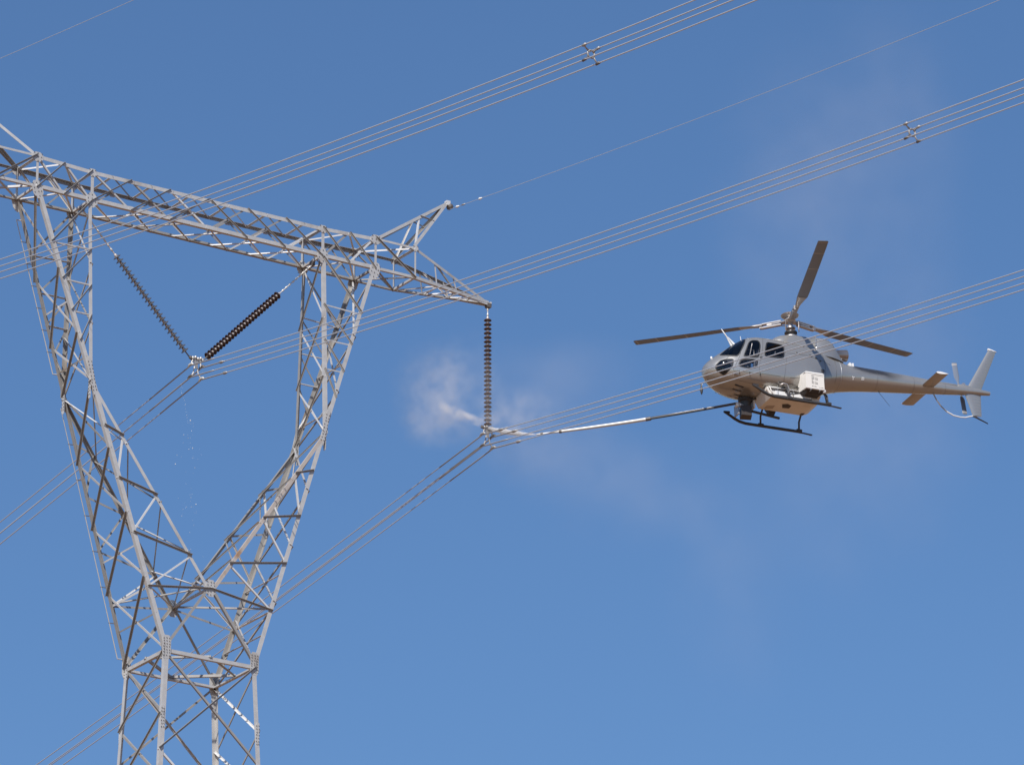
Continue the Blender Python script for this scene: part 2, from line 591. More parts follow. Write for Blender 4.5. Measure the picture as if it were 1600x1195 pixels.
# --- the two arms of the V
for s in (-1, 1):
    EX = V((s * 0.02, 0, 0))
    for f in (-1, 1):
        n = (0, f, 0)
        E_ = P_E(s, f)
        L0, L1, W_, C_ = P_L(s, 0, f), P_L(s, 1, f), P_W(s, f), P_C(f)
        lm = 'galvanized' if f < 0 else 'galvanized_dull_shade'  # far legs darker too, shade put into the colour
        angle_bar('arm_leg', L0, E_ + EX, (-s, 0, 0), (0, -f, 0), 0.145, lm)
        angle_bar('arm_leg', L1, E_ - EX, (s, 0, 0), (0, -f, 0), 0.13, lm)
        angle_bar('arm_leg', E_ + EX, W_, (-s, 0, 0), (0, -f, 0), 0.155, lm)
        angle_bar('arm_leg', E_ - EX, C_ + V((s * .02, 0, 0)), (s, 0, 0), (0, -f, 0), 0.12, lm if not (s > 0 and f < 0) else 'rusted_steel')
        angle_bar('waist_brace', C_ + V((s * .03, 0, 0)), W_, (s, 0, 0), (0, -f, 0), 0.10, 'galvanized_dull_shade')
        ti = [.27, .47, .635]
        to = [.28, .47, .635, .79]
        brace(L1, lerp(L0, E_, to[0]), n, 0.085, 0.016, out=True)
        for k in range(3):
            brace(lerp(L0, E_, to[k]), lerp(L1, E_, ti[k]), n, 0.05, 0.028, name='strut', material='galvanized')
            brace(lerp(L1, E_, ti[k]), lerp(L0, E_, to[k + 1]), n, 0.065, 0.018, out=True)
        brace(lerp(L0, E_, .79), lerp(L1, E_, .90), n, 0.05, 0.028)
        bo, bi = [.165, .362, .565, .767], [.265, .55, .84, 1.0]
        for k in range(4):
            brace(lerp(E_, W_, bo[k]), lerp(E_, C_, bi[k]), n, 0.085, 0.028, name='strut', material='galvanized_dull_shade', out=True)
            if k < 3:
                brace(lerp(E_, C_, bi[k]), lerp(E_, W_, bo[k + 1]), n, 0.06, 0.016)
    A0, B0 = P_L(s, 0, -1), P_L(s, 0, 1)
    EA, EB = P_E(s, -1), P_E(s, 1)

    def xface(A, A2, B, B2, ts, n, a, strut=()):
        for k in range(len(ts) - 1):
            brace(lerp(A, A2, ts[k]), lerp(B, B2, ts[k + 1]), n, a, 0.016, flip=-1, out=True)
            brace(lerp(B, B2, ts[k]), lerp(A, A2, ts[k + 1]), n, a * .95, 0.030)
            if k in strut:
                tm = (ts[k] + ts[k + 1]) / 2
                brace(lerp(A, A2, tm), lerp(B, B2, tm), n, 0.055, 0.045, name='strut')
    xface(A0, EA, B0, EB, [0, .415, .75, 1.0], (s, 0, -.3), 0.085, (1, 2))
    xface(P_L(s, 1, -1), EA, P_L(s, 1, 1), EB, [0, .35, .68, 1.0], (-s, 0, 0), 0.07)
    xface(EA, P_W(s, -1), EB, P_W(s, 1), [0, .25, .49, .73, 1.0], (s, 0, -.3), 0.09, (2, 3))
    xface(EA, P_C(-1), EB, P_C(1), [0, .30, .58, .82, 1.0], (-s, 0, .4), 0.06)
    # splice plates with bolt rows at the elbow, gussets at the main joints
    for f in (-1, 1):
        gusset(P_E(s, f) + V((-s * 0.0, 0, .18)), (0, f, 0), 0.15, 1.25, up=(s * .22, 0, 1), cham=.25, bolts=(2, 9))
        gusset(P_E(s, f) + V((s * 0.03, -f * .08, -.05)), (s, 0, 0), 0.14, 1.0, up=(s * .05, 0, 1), cham=.25, bolts=(2, 8), proud=0.012)
        gusset(P_L(s, 1, f) + V((0, 0, .03)), (0, f, 0), 0.40, 0.50, cham=.65, bolts=(3, 4))
        gusset(P_L(s, 0, f) + V((-s * .03, 0, -.06)), (0, f, 0), 0.36, 0.60, up=(s * .3, 0, 1), cham=.55, bolts=(3, 4))
        gusset(P_U(s, 1, f) + V((0, 0, -.07)), (0, f, 0), 0.30, 0.26, cham=.5, bolts=(3, 2))
        gusset(P_U(s, 0, f) + V((0, 0, -.07)), (0, f, 0), 0.40, 0.32, cham=.6, bolts=(3, 3))
        gusset(P_U(s, 2, f) + V((0, 0, -.04)), (0, f, 0), 0.22, 0.2, cham=.5, bolts=(2, 2))
        gusset(P_W(s, f) + V((-s * .06, 0, .10)), (0, f, 0), 0.30, 0.75, cham=.4, bolts=(3, 7))
        gusset(P_W(s, f) + V((0, -f * .09, .0)), (s, 0, 0), 0.20, 0.70, cham=.35, bolts=(2, 6))
        for i in range(1, NP_):
            for zz, dz in ((ZU, -.05), (ZL, .05)):
                if s > 0:
                    MB().plate([V((xs[i] + dx, f * (WB + .006), zz + dz * k)) - PO for dx, k in ((-.11, 0), (.11, 0), (.08, 2.6), (-.08, 2.6))], (0, f, 0), 0.012).build('gusset_plate', 'galvanized', pylon)
for f in (-1, 1):
    gusset(P_C(f) + V((0, 0, .03)), (0, f, 0), 0.34, 0.55, cham=.5, bolts=(3, 5))
brace(P_C(-1), P_C(1), (0, 0, -1), 0.08, 0.02, name='cross_strut')
for s in (-1, 1):
    a, c = lerp(P_E(s, -1), P_W(s, -1), .767), lerp(P_E(s, 1), P_W(s, 1), .767)
    brace(a, c, (s, 0, -.2), 0.08, 0.04, name='cross_strut')
    brace(a, P_C(1), (0, 0, -1), 0.06, 0.05)
    brace(c, P_C(-1), (0, 0, -1), 0.06, 0.06)
# waist ring and its diamond of plan bracing
ring = [P_W(-1, -1), P_W(1, -1), P_W(1, 1), P_W(-1, 1)]
for i in range(4):
    A, B_ = ring[i], ring[(i + 1) % 4]
    n = ((A + B_) / 2)
    n.z = 0
    brace(A, B_, n, 0.13, 0.018, name='waist_strut', material='galvanized')
    C2 = ring[(i + 2) % 4]
    brace((A + B_) / 2, (B_ + C2) / 2, (0, 0, -1), 0.09, 0.03, name='plan_brace', material='galvanized_dull_shade')
# body down to the ground
DX, DY = 0.0495, 0.0233


def body(s, f, dz):
    return V((s * (XW + DX * dz), f * (YW + DY * dz), ZW - dz))


HB = ZW - GZ
for s in (-1, 1):
    for f in (-1, 1):
        for d0, d1 in ((0, 6.5), (6.5, 13), (13, HB)):
            angle_bar('body_leg', body(s, f, d0), body(s, f, d1), (-s, 0, 0), (0, -f, 0), 0.165, 'galvanized')
        gusset(body(s, f, 2.2) + V((-s * .05, 0, 0)), (0, f, 0), 0.12, 0.8, cham=.2, bolts=(2, 7))
        MB().box(body(s, f, HB) - PO + V((0, 0, .1)), (.7, .7, .6)).build('footing', 'soil', pylon)
dd = 0
while dd < HB - 2:
    d1 = min(dd + 3.2, HB)
    for f in (-1, 1):
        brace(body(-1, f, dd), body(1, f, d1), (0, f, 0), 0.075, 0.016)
        brace(body(1, f, dd), body(-1, f, d1), (0, f, 0), 0.085, 0.032, flip=-1, material='galvanized_dull_shade', out=True)
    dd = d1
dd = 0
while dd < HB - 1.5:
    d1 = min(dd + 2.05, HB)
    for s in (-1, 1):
        brace(body(s, -1, dd), body(s, 1, d1), (s, 0, 0), 0.08, 0.016, material='galvanized_dull_shade', out=True)
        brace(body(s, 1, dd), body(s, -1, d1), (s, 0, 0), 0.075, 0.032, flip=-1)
    dd = d1
# climbing rail along the far outer leg of the left arm
for pa, pb in ((lerp(P_L(-1, 0, 1), P_E(-1, 1), .10), lerp(P_L(-1, 0, 1), P_E(-1, 1), .88)), (lerp(P_E(-1, 1), P_W(-1, 1), .04), lerp(P_E(-1, 1), P_W(-1, 1), .96))):
    o = V((-.15, .03, 0)) - PO
    d = (pb - pa)
    rail = MB().tube([pa + o + V((.15, -.03, 0)), pa + o, pb + o, pb + o + V((.15, -.03, 0))], 0.020, 6).build('climbing_rail', 'galvanized', pylon)
    for k in range(1, 7):
        p = lerp(pa, pb, k / 7.0)
        MB().tube([p - PO, p + o - V((.03, 0, 0))], 0.014, 5).build('rail_bracket', 'fitting_dark', rail)

# ------------------------------------------------------------------ insulator strings
def disc_meshes(kind):
    if kind == 'porcelain':
        shell = MB().lathe([(.040, .012), (.075, .002), (.112, -.020), (.131, -.042), (.130, -.052), (.118, -.050), (.108, -.038), (.098, -.060), (.088, -.040), (.074, -.064), (.062, -.044), (.045, -.062), (.02, -.062)], 20).mesh('insulator_disc')
        cap = MB().lathe([(.026, .086), (.040, .080), (.050, .050), (.052, .014), (.044, .002)], 12).mesh('cap')
    else:
        shell = MB().lathe([(.038, .016), (.070, .004), (.110, -.012), (.138, -.028), (.138, -.040), (.116, -.032), (.108, -.052), (.098, -.032), (.08, -.036), (.072, -.054), (.062, -.038), (.03, -.044)], 20).mesh('insulator_disc')
        cap = MB().lathe([(.024, .090), (.038, .082), (.050, .050), (.053, .012), (.044, .0), (.02, -.07)], 12).mesh('cap')
    return shell, cap


DISC = {k: disc_meshes(k) for k in ('porcelain', 'glass')}


def insulator_string(top, bottom, kind, ndisc, pitch, first, label, group):
    top, bottom = V(top), V(bottom)
    d = (bottom - top).normalized()
    q = (-d).to_track_quat('Z', 'X')
    root = empty('insulator_string', top, label, 'insulator', group)
    root.rotation_mode = 'QUATERNION'
    root.rotation_quaternion = q
    L = (bottom - top).length
    shell, cap = DISC[kind]
    for i in range(ndisc):
        z = -(first + i * pitch)
        o = link('insulator_disc', shell, 'porcelain' if kind == 'porcelain' else 'insulator_glass', root, True, 40)
        o.location = (0, 0, z)
        c = link('cap', cap, 'cap_metal', o, True, 40)
    last = first + (ndisc - 1) * pitch
    link_mb = MB().tube([(0, 0, 0.02), (0, 0, -first + .07)], 0.018, 6)
    k = 0
    while k * .18 + .08 < first - .1:
        z = -(k * .18 + .08)
        link_mb.lathe([(.02, z + .05), (.034, z + .03), (.034, z - .03), (.02, z - .05)], 8)
        k += 1
    link_mb.build('shackle_link', 'fitting_pale', root, True, 40)
    MB().tube([(0, 0, -last - .05), (0, 0, -last - .09), (0, 0, -L)], [.026, .02, .022], 6).build('end_fitting', 'fitting_dark', root)
    return root


PITCH = 0.1517
insulator_string((XT, 0, ZT - .12), (XT, 0, -4.42), 'porcelain', 25, PITCH, 0.42, 'vertical string of dark brown discs hanging from the arm tip, washed by the jet', 'insulator strings in view')
insulator_string((-XT, 0, ZT - .12), (-XT, 0, -4.42), 'porcelain', 25, PITCH, 0.42, 'string of brown discs under the near end of the top beam', 'insulator strings')
vl = V((-X1 + .04, 0, -.10))
vr = V((X1 - .04, 0, -.10))
insulator_string(vl, (-.16, 0, -4.30), 'glass', 25, PITCH, 1.78, 'slanting string of pale glass discs, left leg of the V', 'insulator strings in view')
insulator_string(vr, (.16, 0, -4.30), 'porcelain', 25, PITCH, 1.78, 'slanting string of dark brown discs, right leg of the V', 'insulator strings in view')
for s in (-1, 1):
    MB().box(V((s * (X1 - .01), 0, -.04)) - PO, (.09, .2, .16)).build('hanger', 'fitting_dark', pylon)

# ------------------------------------------------------------------ conductors
def wire_pts(X, z0, h, mm, c, side, y0, y1, n=44):
    out = []
    for i in range(n + 1):
        a = y0 + (y1 - y0) * (i / n) ** 1.5
        out.append(V((X + h * a, side * a, z0 - mm * a + c * a * a)))
    return out


B = 0.2
BUND = {'right': (XT, -4.784, (-.00887, .15322, .00048), (.00235, .1287, .00044), 'from the washed string past the helicopter'),
        'middle': (0.0, -4.679, (-.01873, .17271, .00054), (.00071, .12692, .00043), 'held by the V of insulators'),
        'left': (-XT, -4.784, (-.03251, .20157, .00058), (.002, .128, .00044), 'crossing in front of the top beam')}
WPOS = {(-1, 1): 'upper near', (1, 1): 'upper far', (-1, -1): 'lower near', (1, -1): 'lower far'}
for key, (X, z0, fr_, bk_, txt) in BUND.items():
    for (sx, sz), wp in WPOS.items():
        x, z = X + sx * B, z0 + sz * B
        fp = wire_pts(x, z, *fr_, -1, 0.02, 300)
        bp_ = wire_pts(x, z, *bk_, 1, 0.02, 260)
        pts = list(reversed(bp_)) + fp
        root = V((x, 0, z))
        o = MB().tube([p - root for p in pts], 0.017, 6).build('conductor_wire', 'aluminium_wire', None, True)
        o.location = root
        tag(o, '%s wire of the %s bundle, %s' % (wp, {'right': 'lowest', 'middle': 'middle', 'left': 'topmost'}[key], txt), 'wire', 'power line wires')
        # armour rods and a damper near the clamp
        for side, prm, dist in ((-1, fr_, .62 + .18 * (sx > 0) + .25 * (sz < 0)), (1, bk_, .95)):
            P0 = wire_pts(x, z, *prm, side, 0.03, 1.5 if side < 0 else 2.6, 8)
            MB().tube([p - root for p in P0], 0.0225, 6).build('armour_rod', 'sleeve_metal', o, True)
            if side < 0 and not (key == 'middle' and (sx, sz) in ((-1, 1), (-1, -1))) and not (key == 'right' and (sx, sz) == (-1, -1)):
                D0 = wire_pts(x, z, *prm, side, dist + .35, dist + .62, 4)
                MB().tube([p - root for p in D0], [.02, .045, .052, .045, .02], 8).build('damper', 'sleeve_metal', o, True)

# yokes with four suspension clamps
for key in ('right', 'middle', 'left'):
    X, z0 = BUND[key][:2]
    lab = {'right': 'star-shaped yoke and clamps under the washed insulator string', 'middle': 'pale yoke and clamps where the two slanting strings meet', 'left': 'yoke and clamps under the near end of the beam'}[key]
    y = empty('bundle_yoke', (X, 0, z0), lab, 'yoke', 'conductor yokes')
    pm = 'fitting_pale' if key == 'middle' else 'sleeve_metal'
    MB().plate([(-.22, -.012, .50), (.22, -.012, .50), (.20, -.012, .42), (.05, -.012, .30), (.05, -.012, .14), (-.05, -.012, .14), (-.05, -.012, .30), (-.20, -.012, .42)], (0, -1, 0), .024).build('yoke_plate', 'sleeve_metal', y)
    for k in range(4):
        MB().lathe([(.02, -.045), (.04, -.025), (.04, .025), (.02, .045)], 8, Matrix.Translation((-.14 + k * .095, -.03, .47 + .03 * (k % 2)))).build('yoke_bolt', pm, y, True)
    for sx in (-1, 1):
        MB().tube([(sx * .1, 0, .5), (sx * .16, 0, .34), (sx * .17, 0, .2 + .02)], .022, 6).build('link', pm, y)
        MB().tube([(sx * .05, .02, .2), (sx * .09, .02, -.02), (sx * .19, .01, -.17)], .021, 6).build('hanger_strap', pm, y)
        MB().lathe([(.03, -.05), (.05, -.03), (.05, .03), (.03, .05)], 8, Matrix.Translation((sx * .22, 0, .47))).build('shackle', 'fitting_dark' if sx < 0 else pm, y)
        for sz in (-1, 1):
            MB().tube([(sx * B, -.16, sz * B + .0), (sx * B, -.07, sz * B + .035), (sx * B, .07, sz * B + .035), (sx * B, .16, sz * B)], [.026, .045, .045, .026], 8).build('suspension_clamp', 'fitting_dark' if (sx + sz) else pm, y, True)

# earth wires from the two peaks towards the viewer
for s, prm, lab in ((1, (.010, .14, .0006), 'thin earth wire running up right from the pylon peak'), (-1, (0.0, .16, .0006), 'thin earth wire crossing the top left corner')):
    root = V((s * XP, 0, ZP - .25))
    P0 = wire_pts(root.x, root.z, *prm, -1, .1, 300)
    o = MB().tube([p - root for p in P0], 0.0085, 5).build('earth_wire', 'aluminium_wire', None, True)
    o.location = root
    tag(o, lab, 'wire', 'earth wires')
    for k, dist in enumerate((.55, .9, 1.9)):
        p = wire_pts(root.x, root.z, *prm, -1, dist, dist + .2, 2)
        MB().tube([q - root for q in p], [.02, .045 if k != 1 else .03, .02], 8).build('wire_fitting', 'white_paint' if k != 1 else 'sleeve_metal', o, True)

# spacers on the wires
def spacer(key, y, lab):
    X, z0, prm = BUND[key][0], BUND[key][1], BUND[key][2]
    a = abs(y)
    c = V((X + prm[0] * a, y, z0 - prm[1] * a + prm[2] * a * a))
    r = empty('wire_spacer', c, lab, 'spacer', 'spacers between the wires')
    ringpts = [(.105 * math.cos(k * PI / 4 + PI / 8), 0, .105 * math.sin(k * PI / 4 + PI / 8)) for k in range(9)]
    MB().tube(ringpts, .024, 6).build('frame', 'sleeve_metal', r, True)
    for sx in (-1, 1):
        for sz in (-1, 1):
            MB().tube([(sx * .08, 0, sz * .08), (sx * .15, .02, sz * .15), (sx * B, 0, sz * B)], [.024, .018, .024], 6).build('arm', 'fitting_dark' if sx * sz > 0 else 'sleeve_metal', r, True)
            MB().tube([(sx * B, -.07, sz * B), (sx * B, .07, sz * B)], .034, 8).build('clamp', 'sleeve_metal' if sz > 0 else 'fitting_dark', r, True)


spacer('left', -40.41, 'square spacer clamping the topmost bundle of wires')
spacer('middle', -38.10, 'square spacer clamping the middle bundle of wires at the right')

# ------------------------------------------------------------------ helicopter
HPOS = V((18.70290636, -6.4737115, -4.34319499))
HR = Matrix(((0.98469556, 0.17364081, 0.01495098), (-0.17428287, 0.98124903, 0.08231539), (-0.00037732, -0.0836613, 0.99649418)))
heli = empty('helicopter', HPOS, 'silver grey helicopter hovering with a long washing lance pointed at the insulators', 'helicopter')
heli.rotation_mode = 'QUATERNION'
heli.rotation_quaternion = HR.to_quaternion()
# local frame: x aft, y starboard, z up, origin under the mast at skid level
ST = np.array([
    (-3.27, 1.10, 1.14, .02, 1.12, 2, 2), (-3.24, .98, 1.26, .17, 1.12, 2, 2), (-3.15, .86, 1.38, .32, 1.11, 2, 2), (-3.0, .74, 1.53, .48, 1.10, 2.1, 2),
    (-2.75, .62, 1.73, .65, 1.08, 2.3, 2.1), (-2.45, .54, 1.96, .78, 1.06, 2.5, 2.2), (-2.1, .49, 2.20, .87, 1.06, 2.7, 2.35), (-1.75, .47, 2.40, .915, 1.08, 2.8, 2.55),
    (-1.4, .46, 2.45, .935, 1.1, 2.8, 2.7), (-1.0, .47, 2.45, .935, 1.1, 2.8, 2.8), (-.5, .50, 2.46, .93, 1.12, 2.7, 2.8), (0., .55, 2.46, .90, 1.15, 2.6, 2.7),
    (.4, .65, 2.44, .84, 1.2, 2.4, 2.5), (.8, .81, 2.38, .74, 1.33, 2.3, 2.3), (1.2, .99, 2.28, .61, 1.47, 2.2, 2.1), (1.5, 1.09, 2.18, .53, 1.56, 2.1, 2),
    (1.8, 1.15, 2.07, .465, 1.61, 2, 2), (2.5, 1.265, 2.05, .40, 1.66, 2, 2), (3.75, 1.41, 2.03, .315, 1.72, 2, 2), (5.6, 1.625, 1.985, .18, 1.80, 2, 2),
    (6.9, 1.785, 1.985, .10, 1.885, 2, 2), (7.22, 1.825, 1.96, .068, 1.893, 2, 2)])


def pch(xs_, ys, x):
    h = np.diff(xs_)
    d = np.diff(ys) / h
    mm = np.zeros(len(xs_))
    mm[0], mm[-1] = d[0], d[-1]
    for i in range(1, len(xs_) - 1):
        if d[i - 1] * d[i] > 0:
            w1, w2 = 2 * h[i] + h[i - 1], h[i] + 2 * h[i - 1]
            mm[i] = (w1 + w2) / (w1 / d[i - 1] + w2 / d[i])
    x = min(max(x, xs_[0]), xs_[-1])
    i = int(np.clip(np.searchsorted(xs_, x, side='right') - 1, 0, len(xs_) - 2))
    t = (x - xs_[i]) / h[i]
    return (2 * t**3 - 3 * t**2 + 1) * ys[i] + (t**3 - 2 * t**2 + t) * h[i] * mm[i] + (-2 * t**3 + 3 * t**2) * ys[i + 1] + (t**3 - t**2) * h[i] * mm[i + 1]


SEC = {}


def sec(x):
    k = round(x, 5)
    if k not in SEC:
        SEC[k] = [float(pch(ST[:, 0], ST[:, j], x)) for j in range(1, 7)]
    return SEC[k]


def surf(x, th, off=0.0):
    """point on the port side of the hull at station x, angle th (-90 keel .. +90 roof), lifted by off"""
    zb, zt, w, zm, nl, nu = sec(x)
    c, s = math.cos(th), math.sin(th)
    n, H = (nu, zt - zm) if th >= 0 else (nl, zm - zb)
    return V((x, -(abs(c) ** (2 / n)) * w, zm + math.copysign(abs(s) ** (2 / n), s) * H))


def surf_n(x, th):
    e = 0.01
    a = surf(min(x + e, 7.2), th) - surf(max(x - e, -3.26), th)
    th0, th1 = max(th - .02, -1.55), min(th + .02, 1.55)
    b_ = surf(x, th1) - surf(x, th0)
    n = a.cross(b_).normalized()
    return -n if n.y > 0 and abs(n.y) > .02 else n


def on(x, th, off):
    p = surf(x, th)
    zb, zt, w, zm, nl, nu = sec(x)
    n = surf_n(x, th)
    if n.dot(p - V((x, 0, zm))) < 0:
        n = -n
    return p + n * off


WIN = {
    'windshield': [(-2.83, 0.93), (-2.618, 1.10), (-2.35, 1.30), (-2.03, 1.44), (-1.93, 1.35), (-1.912, 1.082), (-2.071, 0.764), (-2.358, 0.320), (-2.581, 0.447), (-2.76, .68)],
    'chin_window': [(-3.008, 0.139), (-2.893, 0.351), (-2.747, 0.354), (-2.545, 0.277), (-2.509, 0.207), (-2.547, 0.017), (-2.626, -0.144), (-2.748, -0.587), (-2.786, -0.661), (-2.856, -0.592), (-2.988, -0.425), (-3.032, -0.143)],
    'front_door_window': [(-2.182, 0.312), (-2.106, 0.442), (-1.938, 0.729), (-1.858, 0.813), (-1.741, 0.831), (-1.596, 0.791), (-1.551, 0.672), (-1.566, 0.524), (-1.653, 0.251), (-1.709, 0.178), (-1.906, 0.199), (-2.156, 0.277)],
    'lower_door_window': [(-2.367, 0.053), (-2.306, 0.164), (-2.168, 0.186), (-1.806, 0.122), (-1.733, 0.084), (-1.765, 0.007), (-1.869, -0.039), (-2.106, -0.056), (-2.311, -0.026), (-2.360, 0.007)],
    'rear_window': [(-1.301, 0.712), (-1.05, .70), (-0.780, 0.665), (-0.72, 0.575), (-0.765, 0.24), (-0.859, 0.192), (-1.42, 0.188), (-1.471, 0.228), (-1.434, 0.340)]}


def smooth_poly(poly, it=2):
    for _ in range(it):
        out = []
        for i in range(len(poly)):
            a, b_ = poly[i], poly[(i + 1) % len(poly)]
            out += [(a[0] * .82 + b_[0] * .18, a[1] * .82 + b_[1] * .18), (a[0] * .18 + b_[0] * .82, a[1] * .18 + b_[1] * .82)]
        poly = out
    return poly


def grow(poly, k):
    cx = sum(p[0] for p in poly) / len(poly)
    ct = sum(p[1] for p in poly) / len(poly)
    out = []
    for x, t in poly:
        dx, dt = x - cx, (t - ct)
        L = math.hypot(dx, dt * .9) or 1
        out.append((x + dx / L * k, t + dt / L * k))
    return out


def inpoly(x, t, poly):
    c = False
    for i in range(len(poly)):
        x1, t1 = poly[i]
        x2, t2 = poly[i - 1]
        if (t1 > t) != (t2 > t) and x < (x2 - x1) * (t - t1) / (t2 - t1) + x1:
            c = not c
    return c


WP = {k: smooth_poly(v) for k, v in WIN.items()}
hole = [grow(p, -.012) for p in WP.values()]
# hull shell with window openings
XS = [-3.27 + .5 * (i / 24) ** 2 for i in range(24)] + [-2.77 + i * .03 for i in range(int(4.27 / .03) + 1)]
XS[-1] = 1.5
TH = [-PI / 2 + PI * j / 88 for j in range(89)]
mb = MB()
nT = len(TH)
for side in (-1, 1):
    vv = []
    for x in XS:
        for th in TH:
            p = surf(x, th)
            vv.append((p.x, p.y if side < 0 else -p.y, p.z))
    ff = []
    for i in range(len(XS) - 1):
        for j in range(nT - 1):
            xm, tm = (XS[i] + XS[i + 1]) / 2, (TH[j] + TH[j + 1]) / 2
            if -3.1 < xm < -.6 and any(inpoly(xm, tm, h) for h in hole):
                continue
            ff.append((i * nT + j, i * nT + j + 1, (i + 1) * nT + j + 1, (i + 1) * nT + j))
    mb.add(vv, ff)
me = mb.mesh('fuselage')
bm = bmesh.new()
bm.from_mesh(me)
bmesh.ops.remove_doubles(bm, verts=bm.verts, dist=0.0008)
bmesh.ops.recalc_face_normals(bm, faces=bm.faces)
bm.to_mesh(me)
bm.free()
link('fuselage', me, 'silver_paint', heli, True)
# panes and their seals
for k, poly in WP.items():
    for side in (-1, 1):
        cx, ct = sum(p[0] for p in poly) / len(poly), sum(p[1] for p in poly) / len(poly)
        vv = [on(cx, ct, .002)]
        ff = []
        n = len(poly)
        NR = 6
        for rr in range(1, NR + 1):
            for x, t in poly:
                vv.append(on(cx + (x - cx) * rr / NR, ct + (t - ct) * rr / NR, .002))
        for i in range(n):
            ff.append((0, 1 + i, 1 + (i + 1) % n))
        for rr in range(NR - 1):
            for i in range(n):
                a, b_ = 1 + rr * n, 1 + (rr + 1) * n
                ff.append((a + i, b_ + i, b_ + (i + 1) % n, a + (i + 1) % n))
        vv = [V((p.x, p.y * (1 if side < 0 else -1), p.z)) for p in vv]
        w = MB().add(vv, ff).build(k, 'cabin_glass', heli, True)
        inner, outer = grow(poly, -.028), grow(poly, .012)
        rings = [[on(x, t, o_) for x, t in pl] for pl, o_ in ((outer, -.004), (outer, .008), (inner, .010), (inner, -.006))]
        rings = [[V((p.x, p.y * (1 if side < 0 else -1), p.z)) for p in r] for r in rings]
        MB().loft(rings, caps=False).build('window_seal', 'black_seal', w, True, 40)
# panel seams drawn as narrow raised strips along the hull
SEAM = {'sill': [(-2.531, -0.090), (-2.528, -0.262), (-2.351, -0.250), (-1.715, -0.259), (-0.823, -0.275)],
        'rear': [(-0.69, .60), (-0.695, .3), (-0.703, 0.147), (-0.766, -0.040), (-0.808, -0.333), (-0.782, -0.690), (-.75, -1.0)],
        'doors': [(-1.36, 0.96), (-1.46, .6), (-1.543, 0.300), (-1.689, 0.001), (-1.70, -.255)],
        'front': [(-2.25, .45), (-2.319, 0.302), (-2.469, 0.017), (-2.531, -0.126)],
        'roof': [(-1.868, 1.06), (-1.503, 0.97), (-1.054, 0.95), (-0.573, 0.86), (0.2, .80)],
        'cowl': [(-.64, .345), (-.3, .37), (.19, .40), (.7, .36), (1.1, .25)],
        'cowl_low': [(-.60, -.30), (-.2, -.27), (.3, -.22), (.78, -.12)],
        'belly': [(-2.5, -.80), (-2.0, -.86), (-1.4, -.88), (-.8, -.85), (-.2, -.8), (.5, -.7)],
        'nose': [(-2.62, .62), (-2.66, .40), (-2.72, .37)],
        'firewall': [(1.28, .8), (1.28, .3), (1.27, -.2), (1.25, -.8)],
        'bulkhead': [(.78, .9), (.80, .4), (.80, 0), (.78, -.5), (.75, -1.0)]}
for k, pl in SEAM.items():
    for side in (-1, 1):
        pts = []
        for i in range(len(pl) - 1):
            for q in range(8):
                t = q / 8
                pts.append(on(pl[i][0] + (pl[i + 1][0] - pl[i][0]) * t, pl[i][1] + (pl[i + 1][1] - pl[i][1]) * t, .001))
        pts = [V((p.x, p.y * (1 if side < 0 else -1), p.z)) for p in pts]
        MB().tube(pts, .0045 if k != 'roof' else .014, 5).build('roof_gutter' if k == 'roof' else 'panel_seam', 'silver_paint' if k == 'roof' else 'dark_grey_paint', heli, True)
for side in (-1, 1):
    for xh in (-2.35, -2.02, -1.66):
        p = on(xh, -.30, .01)
        MB().box((p.x, p.y * (1 if side < 0 else -1), p.z), (.022, .03, .085)).build('door_hinge', 'dark_grey_paint', heli)
    p = on(-1.60, .16, .012)
    MB().box((p.x, p.y * (1 if side < 0 else -1), p.z), (.09, .02, .035)).build('door_handle', 'dark_grey_paint', heli)
    p = on(.67, .04, .006)
    MB().box((p.x, p.y * (1 if side < 0 else -1), p.z), (.12, .03, .10)).build('side_vent', 'dark_grey_paint', heli)
    for xq, tq, ln in ((.25, .43, .10), (.45, .40, .08), (.62, .33, .05), (-.28, .42, .035)):
        p = on(xq, tq, .008)
        MB().box((p.x, p.y * (1 if side < 0 else -1), p.z), (ln, .03, .035)).build('cowl_latch', 'dark_grey_paint', heli)
# belly vents
for x0, yy in ((-2.2, -.42), (-2.18, -.18), (-2.0, .12), (-1.85, .38)):
    zz = surf(x0, -PI / 2 + .02).z
    n_ = 1 - (abs(yy) / sec(x0)[2]) ** sec(x0)[4]
    zz = sec(x0)[3] - (sec(x0)[3] - sec(x0)[0]) * n_ ** (1 / sec(x0)[4])
    MB().box((x0, yy, zz - .002), (.30, .06, .014), Matrix.Rotation(.12, 3, 'Y')).build('belly_vent', 'brown_black', heli)
# interior
MB().box((-1.55, 0, .80), (1.9, 1.5, .06)).build('cabin_floor', 'interior', heli)
MB().box((-.55, 0, 1.45), (.06, 1.55, 1.4)).build('cabin_bulkhead', 'interior', heli)
MB().loft([[(-2.62, y_, z_) for y_, z_ in ((-.42, 1.05), (.42, 1.05), (.42, 1.42), (-.42, 1.42))], [(-2.35, y_, z_) for y_, z_ in ((-.42, 1.0), (.42, 1.0), (.42, 1.55), (-.42, 1.55))]]).build('instrument_panel', 'interior', heli)
for xq, ys_ in ((-1.75, (-.42, .42)), (-.85, (-.5, 0, .5))):
    for yq in ys_:
        st = MB().box((xq, yq, 1.05), (.46, .42, .12)).build('seat', 'seat_fabric', heli)
        MB().box((xq + .24, yq, 1.42), (.10, .42, .68), Matrix.Rotation(.15, 3, 'Y')).build('seat_back', 'seat_fabric', st)
        MB().box((xq + .31, yq, 1.86), (.08, .24, .16)).build('head_rest', 'white_paint' if xq > -1 else 'seat_fabric', st)
MB().tube([(-1.95, -.80, 1.5), (-1.83, -.78, 1.95)], .014, 6).build('door_post', 'titanium', heli)
